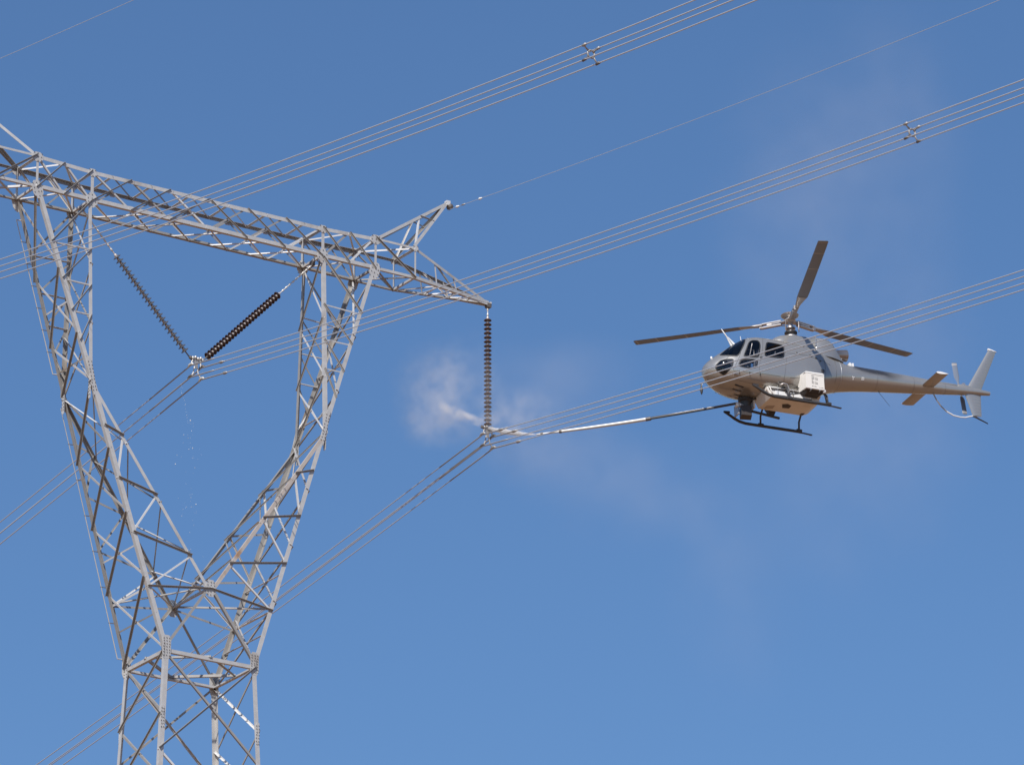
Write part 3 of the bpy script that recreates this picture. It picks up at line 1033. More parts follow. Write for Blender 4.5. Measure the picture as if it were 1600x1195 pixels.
MB().tube([(-1.08, -.78, 1.35), (-1.0, -.76, 1.8)], .016, 6).build('door_post', 'titanium', heli)
MB().tube([(-2.05, -.62, 1.42), (-1.95, -.62, 1.8), (-1.70, -.62, 1.8), (-1.72, -.62, 1.42)], .012, 6).build('grab_frame', 'titanium', heli)

# tail boom
def ellring(x, seg=28):
    zb, zt, w, zm, nl, nu = sec(x)
    out = []
    for k in range(seg):
        a = 2 * PI * k / seg
        s = math.sin(a)
        out.append(V((x, w * math.cos(a), zm + (zt - zm if s >= 0 else zm - zb) * s)))
    return out


bx = [1.47, 1.5, 1.8, 2.1, 2.5, 3.0, 3.5, 4.0, 4.5, 5.0, 5.5, 6.0, 6.5, 6.9, 7.15, 7.22]
boom = MB().loft([ellring(x) for x in bx]).build('tail_boom', 'sooty_paint', heli, True, 50)
MB().tube([V(p) * 1.0 for p in ellring(1.5)] + [ellring(1.5)[0]], .012, 6).build('boom_joint', 'panel_grey', boom, True)
for xq in (2.9, 4.3, 5.5):
    r_ = ellring(xq)
    MB().tube(r_ + [r_[0]], .004, 5).build('panel_seam', 'dark_grey_paint', boom, True)
# drive-shaft cover along the top of the boom
rings = []
for x in [2.02, 2.06, 2.5, 3.2, 4.0, 4.8, 5.5, 5.95, 6.0]:
    zt = sec(x)[1]
    rr = .085 if 2.03 < x < 5.99 else .07
    rings.append([V((x, rr * 1.25 * math.cos(a), zt - .03 + rr * math.sin(a))) for a in [PI * k / 10 for k in range(11)]])
MB().loft(rings).build('shaft_cover', 'sooty_paint', heli, True, 50)
for xq in (2.02, 2.12):
    zt = sec(xq)[1]
    MB().box((xq, 0, zt + .02), (.06, .34, .12)).build('cover_bracket', 'white_paint', heli)
MB().loft([[V((x, .10 * math.cos(a), sec(x)[1] - .05 + h * math.sin(a))) for a in [2 * PI * k / 14 for k in range(14)]] for x, h in ((5.98, .03), (6.05, .13), (6.3, .15), (6.5, .12), (6.58, .04))]).build('gearbox_fairing', 'silver_paint_boom', heli, True, 60)
# cowlings
def hump(stations, n=3.4, zb=2.05, seg=25):
    rings = []
    for x, w, zt in stations:
        r_ = []
        for k in range(seg):
            a = PI * k / (seg - 1)
            c, s = math.cos(a), math.sin(a)
            r_.append(V((x, -math.copysign(abs(c) ** (2 / n), c) * w, zb + (zt - zb) * abs(s) ** (2 / n))))
        rings.append(r_)
    return MB().loft(rings)


hump([(-.90, .22, 2.40), (-.84, .34, 2.50), (-.72, .44, 2.60), (-.55, .50, 2.69), (-.30, .53, 2.755), (0., .54, 2.775), (.35, .54, 2.785), (.55, .53, 2.77), (.60, .51, 2.74)]).build('transmission_fairing', 'silver_paint', heli, True, 60)
hump([(.605, .52, 2.755), (.64, .545, 2.80), (.95, .545, 2.83), (1.18, .52, 2.79), (1.32, .48, 2.69), (1.42, .44, 2.54), (1.55, .38, 2.32), (1.72, .30, 2.10)]).build('engine_cowling', 'silver_paint', heli, True, 60)
MB().box((.61, 0, 2.55), (.03, 1.12, .36)).build('intake_gap', 'panel_grey', heli)
for yq in (.05,):
    MB().lathe([(.03, 0), (.035, .05), (.02, .08)], 10, Matrix.Translation((.74, yq, 2.80))).build('cowl_cap', 'white_paint', heli, True)
# exhaust
ex = Matrix.Translation((1.42, -.06, 2.37)) @ Matrix.Rotation(PI / 2 - .10, 4, 'Y')
MB().lathe([(.05, -.2), (.15, -.12), (.175, 0), (.19, .10), (.178, .12), (.182, .26), (.192, .44), (.198, .52), (.185, .52), (.170, .30), (.02, .10)], 26, ex).build('exhaust_pipe', 'exhaust_steel', heli, True, 45)
MB().tube([(1.72, -.16, 2.24), (1.56, -.25, 2.0)], .016, 6).build('exhaust_stay', 'white_paint', heli)
MB().tube([(1.72, .10, 2.24), (1.56, .2, 2.0)], .016, 6).build('exhaust_stay', 'white_paint', heli)

# mast and rotor head
HZ = 3.40
MB().lathe([(.27, 2.74), (.27, 2.80), (.20, 2.84), (.13, 2.88), (.11, 3.0), (.085, 3.05), (.085, 3.36)], 20).build('rotor_mast', 'titanium', heli, True, 40)
MB().lathe([(.12, 2.93), (.21, 2.95), (.21, 2.99), (.12, 3.03)], 20).build('swashplate', 'dark_grey_paint', heli, True, 40)
MB().lathe([(.10, 3.10), (.16, 3.12), (.16, 3.17), (.10, 3.2)], 20).build('swashplate', 'titanium', heli, True, 40)
hub = MB().lathe([(.09, HZ - .09), (.17, HZ - .06), (.20, HZ), (.15, HZ + .05), (.06, HZ + .08)], 20).build('rotor_hub', 'titanium', heli, True, 40)
MB().lathe([(.06, HZ + .07), (.10, HZ + .09), (.255, HZ + .16), (.29, HZ + .18), (.30, HZ + .205), (.285, HZ + .21), (.24, HZ + .185), (.09, HZ + .12), (.02, HZ + .12)], 28).build('vibration_bowl', 'titanium', hub, True, 50)
AZ = (15, 136.5, 255)
for az in AZ:
    a = math.radians(az)
    R = Matrix.Rotation(a, 4, 'Z')
    T0 = Matrix.Translation((0, 0, HZ))

    def tf(p):
        return T0 @ R @ V(p)
    arm = MB()
    arm.loft([[tf((x, y_ * w, z_ * .022)) for y_, z_ in ((-1, -1), (1, -1), (1, 1), (-1, 1))] for x, w in ((.12, .13), (.35, .08), (.62, .06), (.78, .07))])
    arm.build('star_arm', 'titanium', hub)
    for zo in (-.065, .065):
        MB().loft([[tf((x, y_ * .065, zo + z_ * .018)) for y_, z_ in ((-1, -1), (1, -1), (1, 1), (-1, 1))] for x in (.30, .98)]).build('sleeve_plate', 'titanium', hub)
    MB().tube([tf((.36, -.1, -.04)), tf((.20, -.19, -.04)), tf((.18, -.2, -.42))], .018, 6).build('pitch_link', 'cap_metal', hub, True)
    MB().box(tf((1.0, 0, 0)), (.08, .14, .15), R.to_3x3()).build('blade_pin', 'titanium', hub)
    # blade: cambered section, twisted and coned
    prof = [(-.26, .0), (-.245, .022), (-.19, .040), (-.08, .045), (.25, .026), (.72, .004), (.74, 0), (.72, -.004), (.25, -.012), (-.08, -.022), (-.19, -.025), (-.245, -.014)]
    rings = []
    for r_, ch, tk in ((.96, .14, 1.6), (1.15, .15, 1.5), (1.45, .24, 1.0), (1.75, .34, .72), (2.2, .35, .62), (3.0, .35, .56), (4.0, .35, .5), (5.0, .35, .46), (5.30, .34, .44), (5.345, .29, .3)):
        tw = math.radians(11 - 11 * r_ / 5.345)
        z0_ = .25 * (r_ / 5.345) ** 1.3
        ring_ = []
        for cx_, cz_ in prof:
            y_, z_ = cx_ * ch, cz_ * tk * .75
            ring_.append(tf((r_, y_ * math.cos(tw) + z_ * math.sin(tw), z0_ - y_ * math.sin(tw) + z_ * math.cos(tw))))
        rings.append(ring_)
    bl = MB().loft(rings).build('main_rotor_blade', 'blade_grey', heli, True, 50)
    cr = []
    for r_, ch, th_ in ((.94, .16, .062), (1.12, .155, .058), (1.35, .20, .040), (1.62, .29, .030), (1.70, .31, .024)):
        tw = math.radians(11 - 11 * r_ / 5.345)
        z0_ = .25 * (r_ / 5.345) ** 1.3
        ring_ = []
        for k in range(12):
            an = 2 * PI * k / 12
            y_, z_ = ch * (.5 * math.cos(an) + .22), th_ * math.sin(an)
            ring_.append(tf((r_, y_ * math.cos(tw) + z_ * math.sin(tw), z0_ - y_ * math.sin(tw) + z_ * math.cos(tw))))
        cr.append(ring_)
    MB().loft(cr).build('blade_cuff', 'titanium', bl, True, 50)
    for rb in (3.55, 4.55, 5.24):
        z0_ = .25 * (rb / 5.345) ** 1.3
        tw = math.radians(11 - 11 * rb / 5.345)
        rr2 = []
        for dr in (-.02, .02):
            rr2.append([tf((rb + dr, c_ * .352 * math.cos(tw) + z_ * .4 * math.sin(tw), z0_ - c_ * .352 * math.sin(tw) + z_ * .44 * math.cos(tw))) for c_, z_ in [(p[0], p[1]) for p in prof]])
        MB().loft(rr2, caps=False).build('blade_band', 'blade_band', bl)

# fins, stabiliser, tail rotor
def airfoil(c0, c1, y_half, n=9):
    """closed section from leading x=c0 to trailing x=c1 as (x, y) pairs"""
    up = []
    for i in range(n):
        t = (1 - math.cos(PI * i / (n - 1))) / 2
        yt = y_half * 2.97 * (.2969 * math.sqrt(t) - .126 * t - .3516 * t * t + .2843 * t**3 - .1015 * t**4) / .3 * 1.0
        up.append((c0 + (c1 - c0) * t, yt))
    return up + [(x, -y_) for x, y_ in reversed(up[1:-1])]


def fin(z0_, z1_, le0, te0, le1, te1, th0, th1, ribs, name, cap=True):
    rings = []
    n = ribs * 4
    for i in range(n + 1):
        t = i / n
        le, te = le0 + (le1 - le0) * t, te0 + (te1 - te0) * t
        th = th0 + (th1 - th0) * t
        rip = .0065 * (1 if (i % 4) in (1, 2) else -.7)
        z_ = z0_ + (z1_ - z0_) * t
        rr_ = []
        for x, y_ in airfoil(le, te, th):
            k = (x - le) / (te - le)
            yy = y_ + (rip if .38 < k < .97 else 0) * (1 if y_ > 0 else -1) if abs(y_) > 1e-5 else y_
            rr_.append(V((x, yy, z_ - (0 if k < .5 else .0))))
        rings.append(rr_)
    return MB().loft(rings).build(name, 'silver_paint_boom', heli, True, 35)


fin(1.93, 3.50, 6.36, 6.90, 7.30, 7.60, .06, .035, 14, 'upper_fin')
MB().loft([[V((x, y_, z_)) for x, y_, z_ in r_] for r_ in ([(7.28, -.035, 3.50), (7.61, -.02, 3.47), (7.61, .02, 3.47), (7.28, .035, 3.50)], [(7.29, -.025, 3.56), (7.45, -.02, 3.53), (7.45, .02, 3.53), (7.29, .025, 3.56)])]).build('fin_cap', 'white_paint', heli)
fin(1.86, .99, 6.25, 6.89, 6.53, 6.86, .06, .035, 8, 'lower_fin')
for s in (-1, 1):
    rings = []
    for y_, k in ((.10, 1), (1.20, 1), (1.265, .96)):
        rings.append([V((x, s * y_, 1.705 + z_ * k * .9)) for x, z_ in airfoil(4.595, 5.035, .042)])
    stb = MB().loft(rings).build('stabilizer', 'silver_paint_boom', heli, True, 40)
    MB().loft([[V((x, s * y_, 1.705 + z_ * 1.02 * .9)) for x, z_ in airfoil(4.592, 5.038, .044)] for y_ in (1.262, 1.275)]).build('tip_plate', 'white_paint', stb)
TRC = V((6.28, .30, 2.08))
MB().tube([TRC - V((0, .30, 0)), TRC + V((0, .06, 0))], [.07, .05], 12).build('tail_rotor_shaft', 'titanium', heli, True, 40)
MB().lathe([(.05, -.04), (.10, -.02), (.10, .03), (.03, .06)], 14, Matrix.Translation(TRC) @ Matrix.Rotation(-PI / 2, 4, 'X')).build('tail_rotor_hub', 'titanium', heli, True, 40)
for an in (96, 276):
    a = math.radians(an)
    dr = V((math.cos(a), 0, math.sin(a)))
    pr = V((-math.sin(a), 0, math.cos(a)))
    rings = []
    for r_, ch in ((.10, .06), (.25, .09), (.40, .185), (.90, .185), (.93, .16)):
        tw = .14
        rings.append([TRC + dr * r_ + (pr * math.cos(tw) + V((0, math.sin(tw), 0))) * x + V((0, z_, 0)) for x, z_ in airfoil(-.3 * ch, .7 * ch, .010)])
    tb = MB().loft(rings).build('tail_rotor_blade', 'blade_grey', heli, True, 40)
    MB().loft([[TRC + dr * r_ + (pr * math.cos(.14) + V((0, math.sin(.14), 0))) * x + V((0, z_ * 1.2, 0)) for x, z_ in airfoil(-.058, .132, .0105)] for r_ in (.83, .89)], caps=False).build('blade_band', 'blade_band', tb)
G = [(5.11, 0, 1.58), (5.22, 0, 1.36), (5.36, 0, 1.17), (5.56, 0, 1.0), (5.81, 0, .89), (6.05, 0, .865), (6.24, 0, .88), (6.53, 0, .98)]
for i in range(len(G) - 1):
    MB().tube([G[i], lerp(G[i], G[i + 1], 1.02)], .022, 8).build('tail_guard', 'white_paint' if i not in (0, 2) else 'panel_grey', heli, True, 60)
MB().tube([(6.53, 0, .98), (6.66, 0, .94), (7.08, 0, .78)], [.03, .028, .018], 8).build('tail_skid', 'dark_grey_paint', heli, True)
MB().tube([(3.08, -.02, 1.33), (3.10, -.02, 1.28), (3.45, -.02, .86)], [.02, .007, .005], 6).build('whip_antenna', 'dark_grey_paint', heli)
# small white marks on the boom (worn lettering)
for xq, pcs in ((1.964, ((0, .02, .10, .025), (.0, -.02, .03, .10), (-.03, .03, .03, .03))), (2.331, ((0, .035, .10, .025), (.02, 0, .07, .022), (0, -.04, .11, .025), (-.035, .0, .025, .05)))):
    for dx, dz, lx, lz in pcs:
        th = -.335 + dz * 2.3
        vv = [on(xq + dx + a * lx / 2, th + c * lz * 1.2, .004) for a, c in ((-1, -1), (1, -1), (1, 1), (-1, 1))]
        MB().add(vv, [(0, 1, 2, 3)]).build('boom_marking', 'white_paint', boom)

# nose fittings
MB().tube([(-2.12, 0, 2.16), (-2.40, 0, 2.55), (-2.52, 0, 2.72)], [.035, .02, .010], 6).build('wire_cutter', 'white_paint', heli, True)
MB().loft([[(-2.20, y_, 2.12) for y_ in (-.02, .02)] + [(-2.0, .02, 2.2), (-2.0, -.02, 2.2)], [(-2.36, -.01, 2.46), (-2.36, .01, 2.46), (-2.30, .01, 2.47), (-2.30, -.01, 2.47)]]).build('cutter_base', 'white_paint', heli)
MB().tube([(-1.88, -.1, 2.32), (-1.90, -.1, 2.50)], .010, 6).build('roof_antenna', 'white_paint', heli)
MB().lathe([(.01, -.05), (.035, -.02), (.035, .04), (.01, .06)], 10, Matrix.Translation((-3.0, -.12, 1.54))).build('nose_lamp', 'white_paint', heli, True)
MB().tube([(-3.05, .25, .93), (-3.14, .35, .82), (-3.16, .38, .72)], .009, 6).build('mirror_stalk', 'white_paint', heli)
MB().lathe([(.005, -.17), (.035, -.10), (.05, 0), (.03, .10), (.008, .26)], 12, Matrix.Translation((-3.17, .38, .60))).build('mirror_pod', 'dark_grey_paint', heli, True)
for xq, yq in ((-2.88, .20), (-2.55, .35)):
    zz = sec(xq)[0] + .03
    MB().lathe([(.01, -.05), (.03, -.03), (.035, .03)], 10, Matrix.Translation((xq, yq, zz))).build('belly_lamp', 'white_paint', heli, True)

# landing gear
for s in (-1, 1):
    y_ = s * 1.085
    pts = [(-2.06, y_, .31), (-1.85, y_, .215), (-1.68, y_, .115), (-1.52, y_, .045), (-1.30, y_, .005), (-.7, y_, 0), (.0, y_, 0), (.7, y_, 0)]
    sk = MB().tube(pts, [.03, .045, .05, .05, .05, .05, .05, .05], 10).build('skid', 'dark_grey_paint', heli, True, 60)
    MB().loft([[V((x, y_ + d_, z_)) for d_, z_ in ((-.035, -.012 - k), (.035, -.012 - k), (.035, .012 - k), (-.035, .012 - k))] for x, k in ((.66, .03), (.80, .03), (1.10, .055))]).build('skid_heel', 'dark_grey_paint', sk)
    MB().plate([(-2.07, y_ - .03, .33), (-1.86, y_ - .03, .35), (-1.84, y_ - .03, .29), (-1.95, y_ - .03, .255)], (0, -1, 0), .05).build('skid_toe', 'brown_black', sk)
    for xq in (-.76, .63):
        MB().tube([(xq - .07, y_, .03), (xq + .10, y_, .03)], .062, 10).build('skid_saddle', 'dark_grey_paint', sk, True, 60)
for xq in (-.76, .63):
    pts = []
    for k in range(13):
        t = k / 12 * 2 - 1
        a = abs(t)
        pts.append((xq, math.copysign(1.07 * min(1, a * 1.16) ** .9, t), .03 + (.56) * (1 - max(0, (a - .55) / .45) ** 1.6)))
    MB().tube(pts, .034, 8).build('cross_tube', 'dark_grey_paint', heli, True)

# belly water tank, slung low under the port half of the hull
def tank_ring(x, zlo, zhi, y0, y1, bev):
    return [V((x, y_, z_)) for y_, z_ in ((y0, zlo + bev), (y0 + bev, zlo), (y1 - bev, zlo), (y1, zlo + bev), (y1, zhi), (y0, zhi))]


tank = MB().loft([tank_ring(-1.38, .40, .50, -.76, .20, .02), tank_ring(-1.24, .15, .50, -.76, .24, .03), tank_ring(.34, .14, .50, -.76, .24, .03), tank_ring(.52, .22, .50, -.72, .20, .03)]).build('water_tank', 'tank_white', heli)
MB().box((-.80, -.765, .33), (.58, .02, .15)).build('tank_panel', 'white_paint', tank)
MB().box((-.12, -.765, .33), (.62, .02, .15)).build('tank_panel', 'white_paint', tank)
for y_, z_, mt_ in ((-.79, .485, 'white_paint'), (-.785, .425, 'dark_grey_paint'), (-.78, .225, 'dark_grey_paint')):
    MB().tube([(-1.34 + (.5 - z_) * .4, y_, z_), (-.02 if z_ > .4 else .2, y_, z_)], .018, 6).build('tank_rail', mt_, tank, True)
MB().tube([(-1.30, -.79, .485), (-1.17, -.785, .19)], .020, 6).build('tank_rail', 'tank_white', tank, True)
MB().plate([(-.66, -.36, .139), (-.50, -.45, .139), (-.34, -.36, .139), (-.33, -.18, .139), (-.55, -.14, .139)], (0, 0, 1), .012).build('tank_hatch', 'brown_black', tank)
MB().plate([(-1.10, -.10, .144), (-.84, -.20, .144), (-.82, .02, .144), (-1.08, .12, .144)], (0, 0, 1), .010).build('tank_stain', 'rusted_steel', tank)
MB().plate([(.22, .06, .137), (.33, .02, .137), (.33, .16, .137), (.22, .18, .137)], (0, 0, 1), .010).build('tank_vent', 'brown_black', tank)
MB().box((-.3, -.25, .53), (1.3, .7, .10)).build('tank_mount', 'brown_black', heli)
MB().tube([(-.95, -.80, .62), (-.93, -.90, .56), (-.86, -.93, .60), (-.74, -.93, .585), (-.66, -.90, .45), (-.66, -.86, .12)], .030, 10).build('filler_pipe', 'titanium', heli, True)
MB().box((-1.42, .22, .30), (.06, .20, .34)).build('tank_bracket', 'tank_white', heli)
# pump box on the port side, its underside frame and print
bxp = MB().loft([[V((x, y_, z_)) for x, y_ in ((-.19 + b_, -1.22 + b_), (.47 - b_, -1.22 + b_), (.47 - b_, -.76), (-.25 + b_, -.76))] for z_, b_ in ((.42, 0.02), (.44, 0.0), (1.00, 0.0), (1.04, 0.03))]).build('pump_box', 'tank_white', heli)
MB().box((.13, -.985, .985), (.69, .49, .02)).build('box_lid_edge', 'white_paint', bxp)
MB().loft([[(-.17, -1.19, .42), (.45, -1.19, .42), (.45, -.7, .42), (-.2, -.7, .42)], [(-.1, -1.05, .33), (.40, -1.08, .33), (.40, -.65, .33), (-.1, -.65, .33)]]).build('box_base', 'brown_black', bxp)
MB().tube([(.46, -1.10, .42), (.53, -1.09, .30), (.58, -1.09, .05)], .022, 8).build('drain_hose', 'dark_grey_paint', bxp, True)
MB().lathe([(.03, -.06), (.06, -.03), (.06, .04), (.03, .06)], 10, Matrix.Translation((.49, -1.14, .42))).build('drain_cap', 'white_paint', bxp, True)
MB().plate([(.25, -.95, .40), (.50, -.85, .40), (.55, -.5, .36), (.30, -.4, .36)], (0, 0, 1), .05).build('box_bracket', 'tank_white', heli)
trng = random.Random(5)
for row in range(9):
    xq = .02
    z_ = .92 - row * .05
    if row in (7,):
        continue
    nw = 1 + (row % 3 != 1)
    for wq in range(nw):
        L = trng.uniform(.05, .11)
        if row == 0:
            L = .42
        MB().box((xq + L / 2, -1.222, z_), (L, .006, .014 if row else .006)).build('printed_line', 'ink', bxp)
        xq += L + .025
        if row == 0:
            break
for xq in (.30, .37, .41):
    MB().box((xq, -1.222, .50), (.03, .006, .014)).build('printed_line', 'ink', bxp)
for pts, r_ in (([(-.15, -1.0, .45), (-.35, -.98, .30), (-.55, -.92, .26), (-.75, -.80, .40)], .022), ([(-.18, -.80, .60), (-.45, -.84, .56), (-.95, -.82, .53), (-1.30, -.60, .46)], .016), ([(-1.36, .05, .42), (-1.50, .10, .40), (-1.62, .22, .36), (-1.66, .28, .30)], .026), ([(.46, -.85, .70), (.56, -.82, .62), (.58, -.78, .50)], .02)):
    MB().tube(pts, r_, 8).build('water_hose', 'dark_grey_paint', heli, True)
for xq in (-1.0, -.45, .2):
    MB().tube([(xq, -.775, .12), (xq, -.785, .50), (xq, -.74, .56)], .012, 5).build('tank_strap', 'panel_grey', tank, True)
for xq in (-.02, .30):
    MB().tube([(xq, -1.232, .43), (xq, -1.20, .37), (xq, -.8, .36)], .012, 5).build('box_strap', 'panel_grey', bxp, True)
# turret, counterweight bar and washing lance
turret = MB().loft([[V((x, y_, z_)) for x, y_ in ((-1.93, .06), (-1.58, .02), (-1.46, .36), (-1.82, .44))] for z_ in (-.22, .12)]).build('lance_turret', 'brown_black', heli)
MB().lathe([(.16, .14), (.18, .20), (.18, .34), (.24, .38), (.24, .46)], 14, Matrix.Translation((-1.66, .28, 0))).build('turret_ring', 'dark_grey_paint', turret, True, 40)
MB().box((-1.98, .30, .02), (.05, .30, .36)).build('turret_plate', 'panel_grey', turret)
MB().tube([(-1.45, .28, .06), (-.40, .42, .03)], .045, 8).build('counterweight_bar', 'dark_grey_paint', heli)
MB().loft([[(-.92, .25, .34), (-.52, .25, .34), (-.52, .5, .34), (-.92, .5, .34)], [(-.80, .32, .06), (-.62, .32, .06), (-.62, .42, .06), (-.80, .42, .06)]]).build('bar_mount', 'brown_black', heli)
LA0, LA1 = V((-2.05, .20, .20)), V((-7.45, 4.0, -.04))
MB().tube([(-1.80, .22, .15), LA0], .07, 10).build('lance_joint', 'white_paint', heli, True)
MB().lathe([(.05, -.09), (.09, -.06), (.09, .06), (.05, .09)], 12, Matrix.Translation((-1.98, .22, .17))).build('lance_swivel', 'fitting_pale', heli, True)


def lance_part(t0, t1, r0, r1, material, name='lance_section'):
    sag = lambda t: V((0, 0, -.06 * math.sin(PI * t)))
    pts = [lerp(LA0, LA1, t0 + (t1 - t0) * k / 6) + sag(t0 + (t1 - t0) * k / 6) for k in range(7)]
    rs = [r0 + (r1 - r0) * k / 6 for k in range(7)]
    return MB().tube(pts, rs, 12).build(name, material, heli, True, 40)


lance_part(0, .445, .034, .036, 'dark_grey_paint')
lance_part(.43, .88, .058, .046, 'lance_white')
lance_part(.87, .975, .034, .030, 'lance_white')
lance_part(.425, .45, .064, .064, 'fitting_dark', 'lance_collar')
lance_part(.872, .885, .056, .056, 'fitting_dark', 'lance_collar')
lance_part(.965, .978, .045, .045, 'fitting_dark', 'lance_collar')
lance_part(.972, 1.0, .036, .018, 'fitting_pale', 'nozzle')
MB().tube([lerp(LA0, LA1, t) + V((0, 0, -.06 * math.sin(PI * t) + .045)) for t in (0, .1, .2, .3, .42)], .010, 6).build('lance_hose', 'titanium', heli, True)

# ------------------------------------------------------------------ water: jet, spray plume, drifting mist, falling drops
NOZ = HPOS + HR @ LA1
HITP = V((XT + .02, -.04, -4.33))


def volume_material(name, blobs, dens, nscale, ndetail, contrast, color, aniso, warp=0.25):
    mt = bpy.data.materials.new(name)
    mt.use_nodes = True
    nt = mt.node_tree
    nt.nodes.clear()
    out = nt.nodes.new('ShaderNodeOutputMaterial')
    vol = nt.nodes.new('ShaderNodeVolumePrincipled')
    vol.inputs['Color'].default_value = (*color, 1)
    vol.inputs['Anisotropy'].default_value = aniso
    nt.links.new(vol.outputs[0], out.inputs['Volume'])
    geo = nt.nodes.new('ShaderNodeNewGeometry')
    nz0 = nt.nodes.new('ShaderNodeTexNoise')
    nz0.inputs['Scale'].default_value = nscale * .6
    nz0.inputs['Detail'].default_value = 3
    nt.links.new(geo.outputs['Position'], nz0.inputs['Vector'])
    wv = nt.nodes.new('ShaderNodeVectorMath')
    wv.operation = 'MULTIPLY_ADD'
    nt.links.new(nz0.outputs['Color'], wv.inputs[0])
    wv.inputs[1].default_value = (2 * warp,) * 3
    nt.links.new(geo.outputs['Position'], wv.inputs[2])
    total = None
    for (c, axis, rl, rt, amp) in blobs:
        c = V(c) + V((warp, warp, warp))
        axis = V(axis).normalized()
        q = axis.to_track_quat('X', 'Z').inverted().to_euler()
        mp = nt.nodes.new('ShaderNodeVectorMath')
        mp.operation = 'SUBTRACT'
        nt.links.new(wv.outputs[0], mp.inputs[0])
        mp.inputs[1].default_value = c
        vr_ = nt.nodes.new('ShaderNodeVectorRotate')
        vr_.rotation_type = 'EULER_XYZ'
        vr_.inputs['Rotation'].default_value = q
        nt.links.new(mp.outputs[0], vr_.inputs['Vector'])
        sc_ = nt.nodes.new('ShaderNodeVectorMath')
        sc_.operation = 'DIVIDE'
        sc_.inputs[1].default_value = (rl, rt, rt)
        nt.links.new(vr_.outputs[0], sc_.inputs[0])
        ln = nt.nodes.new('ShaderNodeVectorMath')
        ln.operation = 'LENGTH'
        nt.links.new(sc_.outputs[0], ln.inputs[0])
        mr = nt.nodes.new('ShaderNodeMapRange')
        mr.interpolation_type = 'SMOOTHSTEP'
        mr.inputs['From Min'].default_value = 1.0
        mr.inputs['From Max'].default_value = 0.0
        mr.inputs['To Min'].default_value = 0.0
        mr.inputs['To Max'].default_value = amp
        nt.links.new(ln.outputs['Value'], mr.inputs['Value'])
        if total is None:
            total = mr.outputs[0]
        else:
            ad = nt.nodes.new('ShaderNodeMath')
            ad.operation = 'ADD'
            nt.links.new(total, ad.inputs[0])
            nt.links.new(mr.outputs[0], ad.inputs[1])
            total = ad.outputs[0]
    nz = nt.nodes.new('ShaderNodeTexNoise')
    nz.inputs['Scale'].default_value = nscale
    nz.inputs['Detail'].default_value = ndetail
    nt.links.new(geo.outputs['Position'], nz.inputs['Vector'])
    mr = nt.nodes.new('ShaderNodeMapRange')
    mr.inputs['From Min'].default_value = .5 - contrast
    mr.inputs['From Max'].default_value = .5 + contrast
    nt.links.new(nz.outputs['Fac'], mr.inputs['Value'])
    mu = nt.nodes.new('ShaderNodeMath')
    mu.operation = 'MULTIPLY'
    nt.links.new(total, mu.inputs[0])
    nt.links.new(mr.outputs[0], mu.inputs[1])
    m2 = nt.nodes.new('ShaderNodeMath')
    m2.operation = 'MULTIPLY'
    m2.inputs[1].default_value = dens
    nt.links.new(mu.outputs[0], m2.inputs[0])
    nt.links.new(m2.outputs[0], vol.inputs['Density'])
    MATS[name] = mt
    return mt


def blob_domain(name, blobs, material, grow_=1.0):
    bm = bmesh.new()
    for (c, axis, rl, rt, amp) in blobs:
        q = V(axis).normalized().to_track_quat('X', 'Z').to_matrix().to_4x4()
        M = Matrix.Translation(V(c)) @ q @ Matrix.Diagonal((rl * grow_, rt * grow_, rt * grow_, 1))
        bmesh.ops.create_icosphere(bm, subdivisions=2, radius=1.0, matrix=M)
    r = bmesh.ops.convex_hull(bm, input=bm.verts)
    bmesh.ops.delete(bm, geom=list({g for g in r['geom_interior'] + r['geom_unused'] if isinstance(g, bmesh.types.BMVert)}), context='VERTS')
    me = bpy.data.meshes.new(name)
    bm.to_mesh(me)
    bm.free()
    me.materials.append(MATS[material])
    o = bpy.data.objects.new(name, me)
    COL.objects.link(o)
    return o


def at(px, py, depth):
    """a point of the place on the sight line of photo pixel (px, py), depth metres along the camera axis"""
    F = 800 / math.tan(math.radians(10.412) / 2)
    return CAM + (FWD + RIGHT * ((px - 800) / F) - UP * ((py - 597.5) / F)) * depth


D0 = (V((XT, 0, -4.4)) - CAM).dot(FWD)
jd = (HITP - NOZ)
jl = jd.length
jd.normalize()
mt = bpy.data.materials.new('jet_water')
mt.use_nodes = True
nt = mt.node_tree
nt.nodes.clear()
vo = nt.nodes.new('ShaderNodeVolumePrincipled')
vo.inputs['Color'].default_value = (1, .99, .985, 1)
vo.inputs['Density'].default_value = 32.0
nt.links.new(vo.outputs[0], nt.nodes.new('ShaderNodeOutputMaterial').inputs['Volume'])
MATS['jet_water'] = mt
jrng = random.Random(4)
jp, jr = [], []
for k in range(15):
    t = k / 14
    jp.append(NOZ + jd * jl * (t * 1.02 + .01) + V((0, 0, -.05 * math.sin(PI * t))) + V((jrng.uniform(-1, 1), jrng.uniform(-1, 1), jrng.uniform(-1, 1))) * .012 * t)
    jr.append(.018 + .072 * math.sin(min(1, t * 1.15) * PI * .62) * (1 - .5 * max(0, t - .7) / .3) * jrng.uniform(.85, 1.12))
jet = MB().tube(jp, jr, 12).build('water_jet', 'jet_water', None, True)
tag(jet, 'white jet of water from the lance nozzle to the insulator', 'water jet', None, 'stuff')

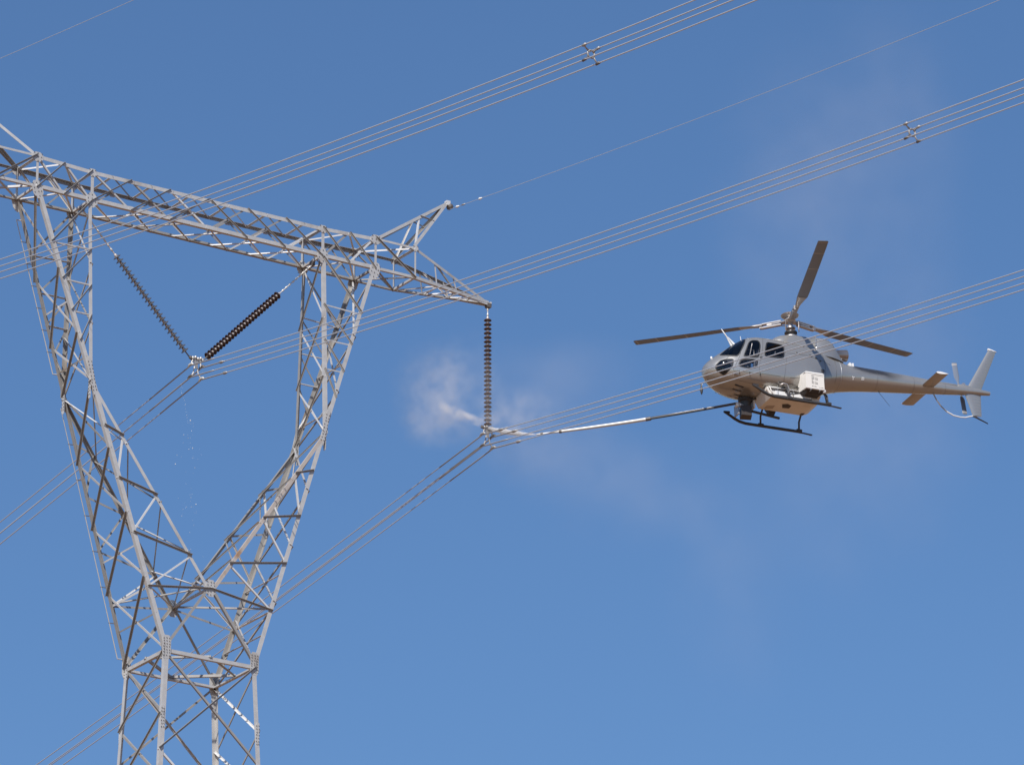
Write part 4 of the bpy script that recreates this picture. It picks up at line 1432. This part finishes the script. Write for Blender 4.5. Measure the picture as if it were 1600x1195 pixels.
pl_dir = at(655, 590, D0 + 1.4) - HITP
spray_blobs = [
    (at(742, 655, D0 + .3), at(690, 630, D0 + .6) - HITP, .75, .20, 6.0),
    (at(712, 645, D0 + .5), at(690, 630, D0 + .6) - HITP, .95, .30, 2.2),
    (at(692, 640, D0 + .6), pl_dir, 1.2, .6, .24),
    (at(672, 612, D0 + .8), (0, .2, 1), 2.2, 1.6, .13),
    (at(735, 600, D0 + .6), (0, 0, 1), 2.4, 1.5, .06),
    (at(690, 665, D0 + .8), RIGHT, 1.8, 1.0, .16),
    (at(815, 640, D0 + .8), RIGHT, 1.8, 1.1, .16),
    (at(662, 650, D0 + .8), (0, 0, 1), 1.4, .9, .11),
    (at(700, 590, D0 + .6), (0, 0, 1), 1.7, 1.1, .16),
    (at(765, 655, D0 + .1), (0, 0, 1), .55, .42, .8),
    (at(765, 620, D0 + .1), (0, 0, 1), 1.6, .7, .12),
    (at(790, 650, D0 + .2), (1, 0, 0), 1.1, .6, .22),
    (NOZ + jd * jl * .55, jd, jl * .5, .24, 1.0)]
volume_material('spray_water', spray_blobs, 2.2, 2.3, 7, .17, (1., .985, .975), 0.0, .22)
spray = blob_domain('water_spray', spray_blobs, 'spray_water', 1.35)
tag(spray, 'pale cloud of spray drifting left of the washed insulator', 'spray', None, 'stuff')

mist_blobs = [
    (at(830, 690, D0 + 2.2), RIGHT, 3.2, 1.6, .55),
    (at(880, 600, D0 + 2.5), RIGHT, 3.6, 2.2, .45),
    (at(900, 720, D0 + 2.6), RIGHT, 3.0, 1.8, .45),
    (at(1010, 770, D0 + 3), RIGHT, 4.0, 2.4, .28),
    (at(1150, 880, D0 + 3), UP, 6.0, 3.0, .16),
    (at(1300, 720, D0 + 7), UP, 6.5, 3.2, .22),
    (at(1420, 600, D0 + 8), UP, 7.5, 3.6, .20),
    (at(1250, 350, D0 + 8), UP, 8.0, 4.0, .22),
    (at(1390, 230, D0 + 9), UP, 7.0, 3.6, .20)]
volume_material('mist_water', mist_blobs, .21, .5, 6, .22, (.99, .965, .955), 0.0, .8)
mist = blob_domain('drifting_mist', mist_blobs, 'mist_water', 1.4)
tag(mist, 'faint pinkish mist drifting below and behind the helicopter', 'mist', None, 'stuff')

drng = random.Random(11)
mb = MB()


def drop(p, r):
    prof = [(r * .35, -r * .9), (r * .85, -r * .4), (r, .1 * r), (r * .7, r * .8), (r * .25, r * 1.3)]
    mb.lathe(prof, 6, Matrix.Translation(p))


DM = (V((0, 0, -4.7)) - CAM).dot(FWD)
for k in range(26):
    t = k / 25
    drop(at(283 + 12 * t + drng.uniform(-1.5, 1.5), 600 + 62 * t + drng.uniform(-2, 2), DM), drng.uniform(.005, .012))
for k in range(55):
    py = 650 + 220 * drng.random() ** 1.3
    drop(at(drng.gauss(296, 8), py, DM + drng.uniform(-1, 1)), drng.choice([.006, .008, .008, .01, .014]))
for px, py, r in ((297.5, 657, .026), (301, 700, .022), (274, 725, .022), (306, 788, .022), (284, 806, .014)):
    drop(at(px, py, DM), r)
tag(mb.build('water_drops', 'droplet', None, True), 'trail of bright water drops falling from the middle yoke', 'water drops', None, 'stuff')
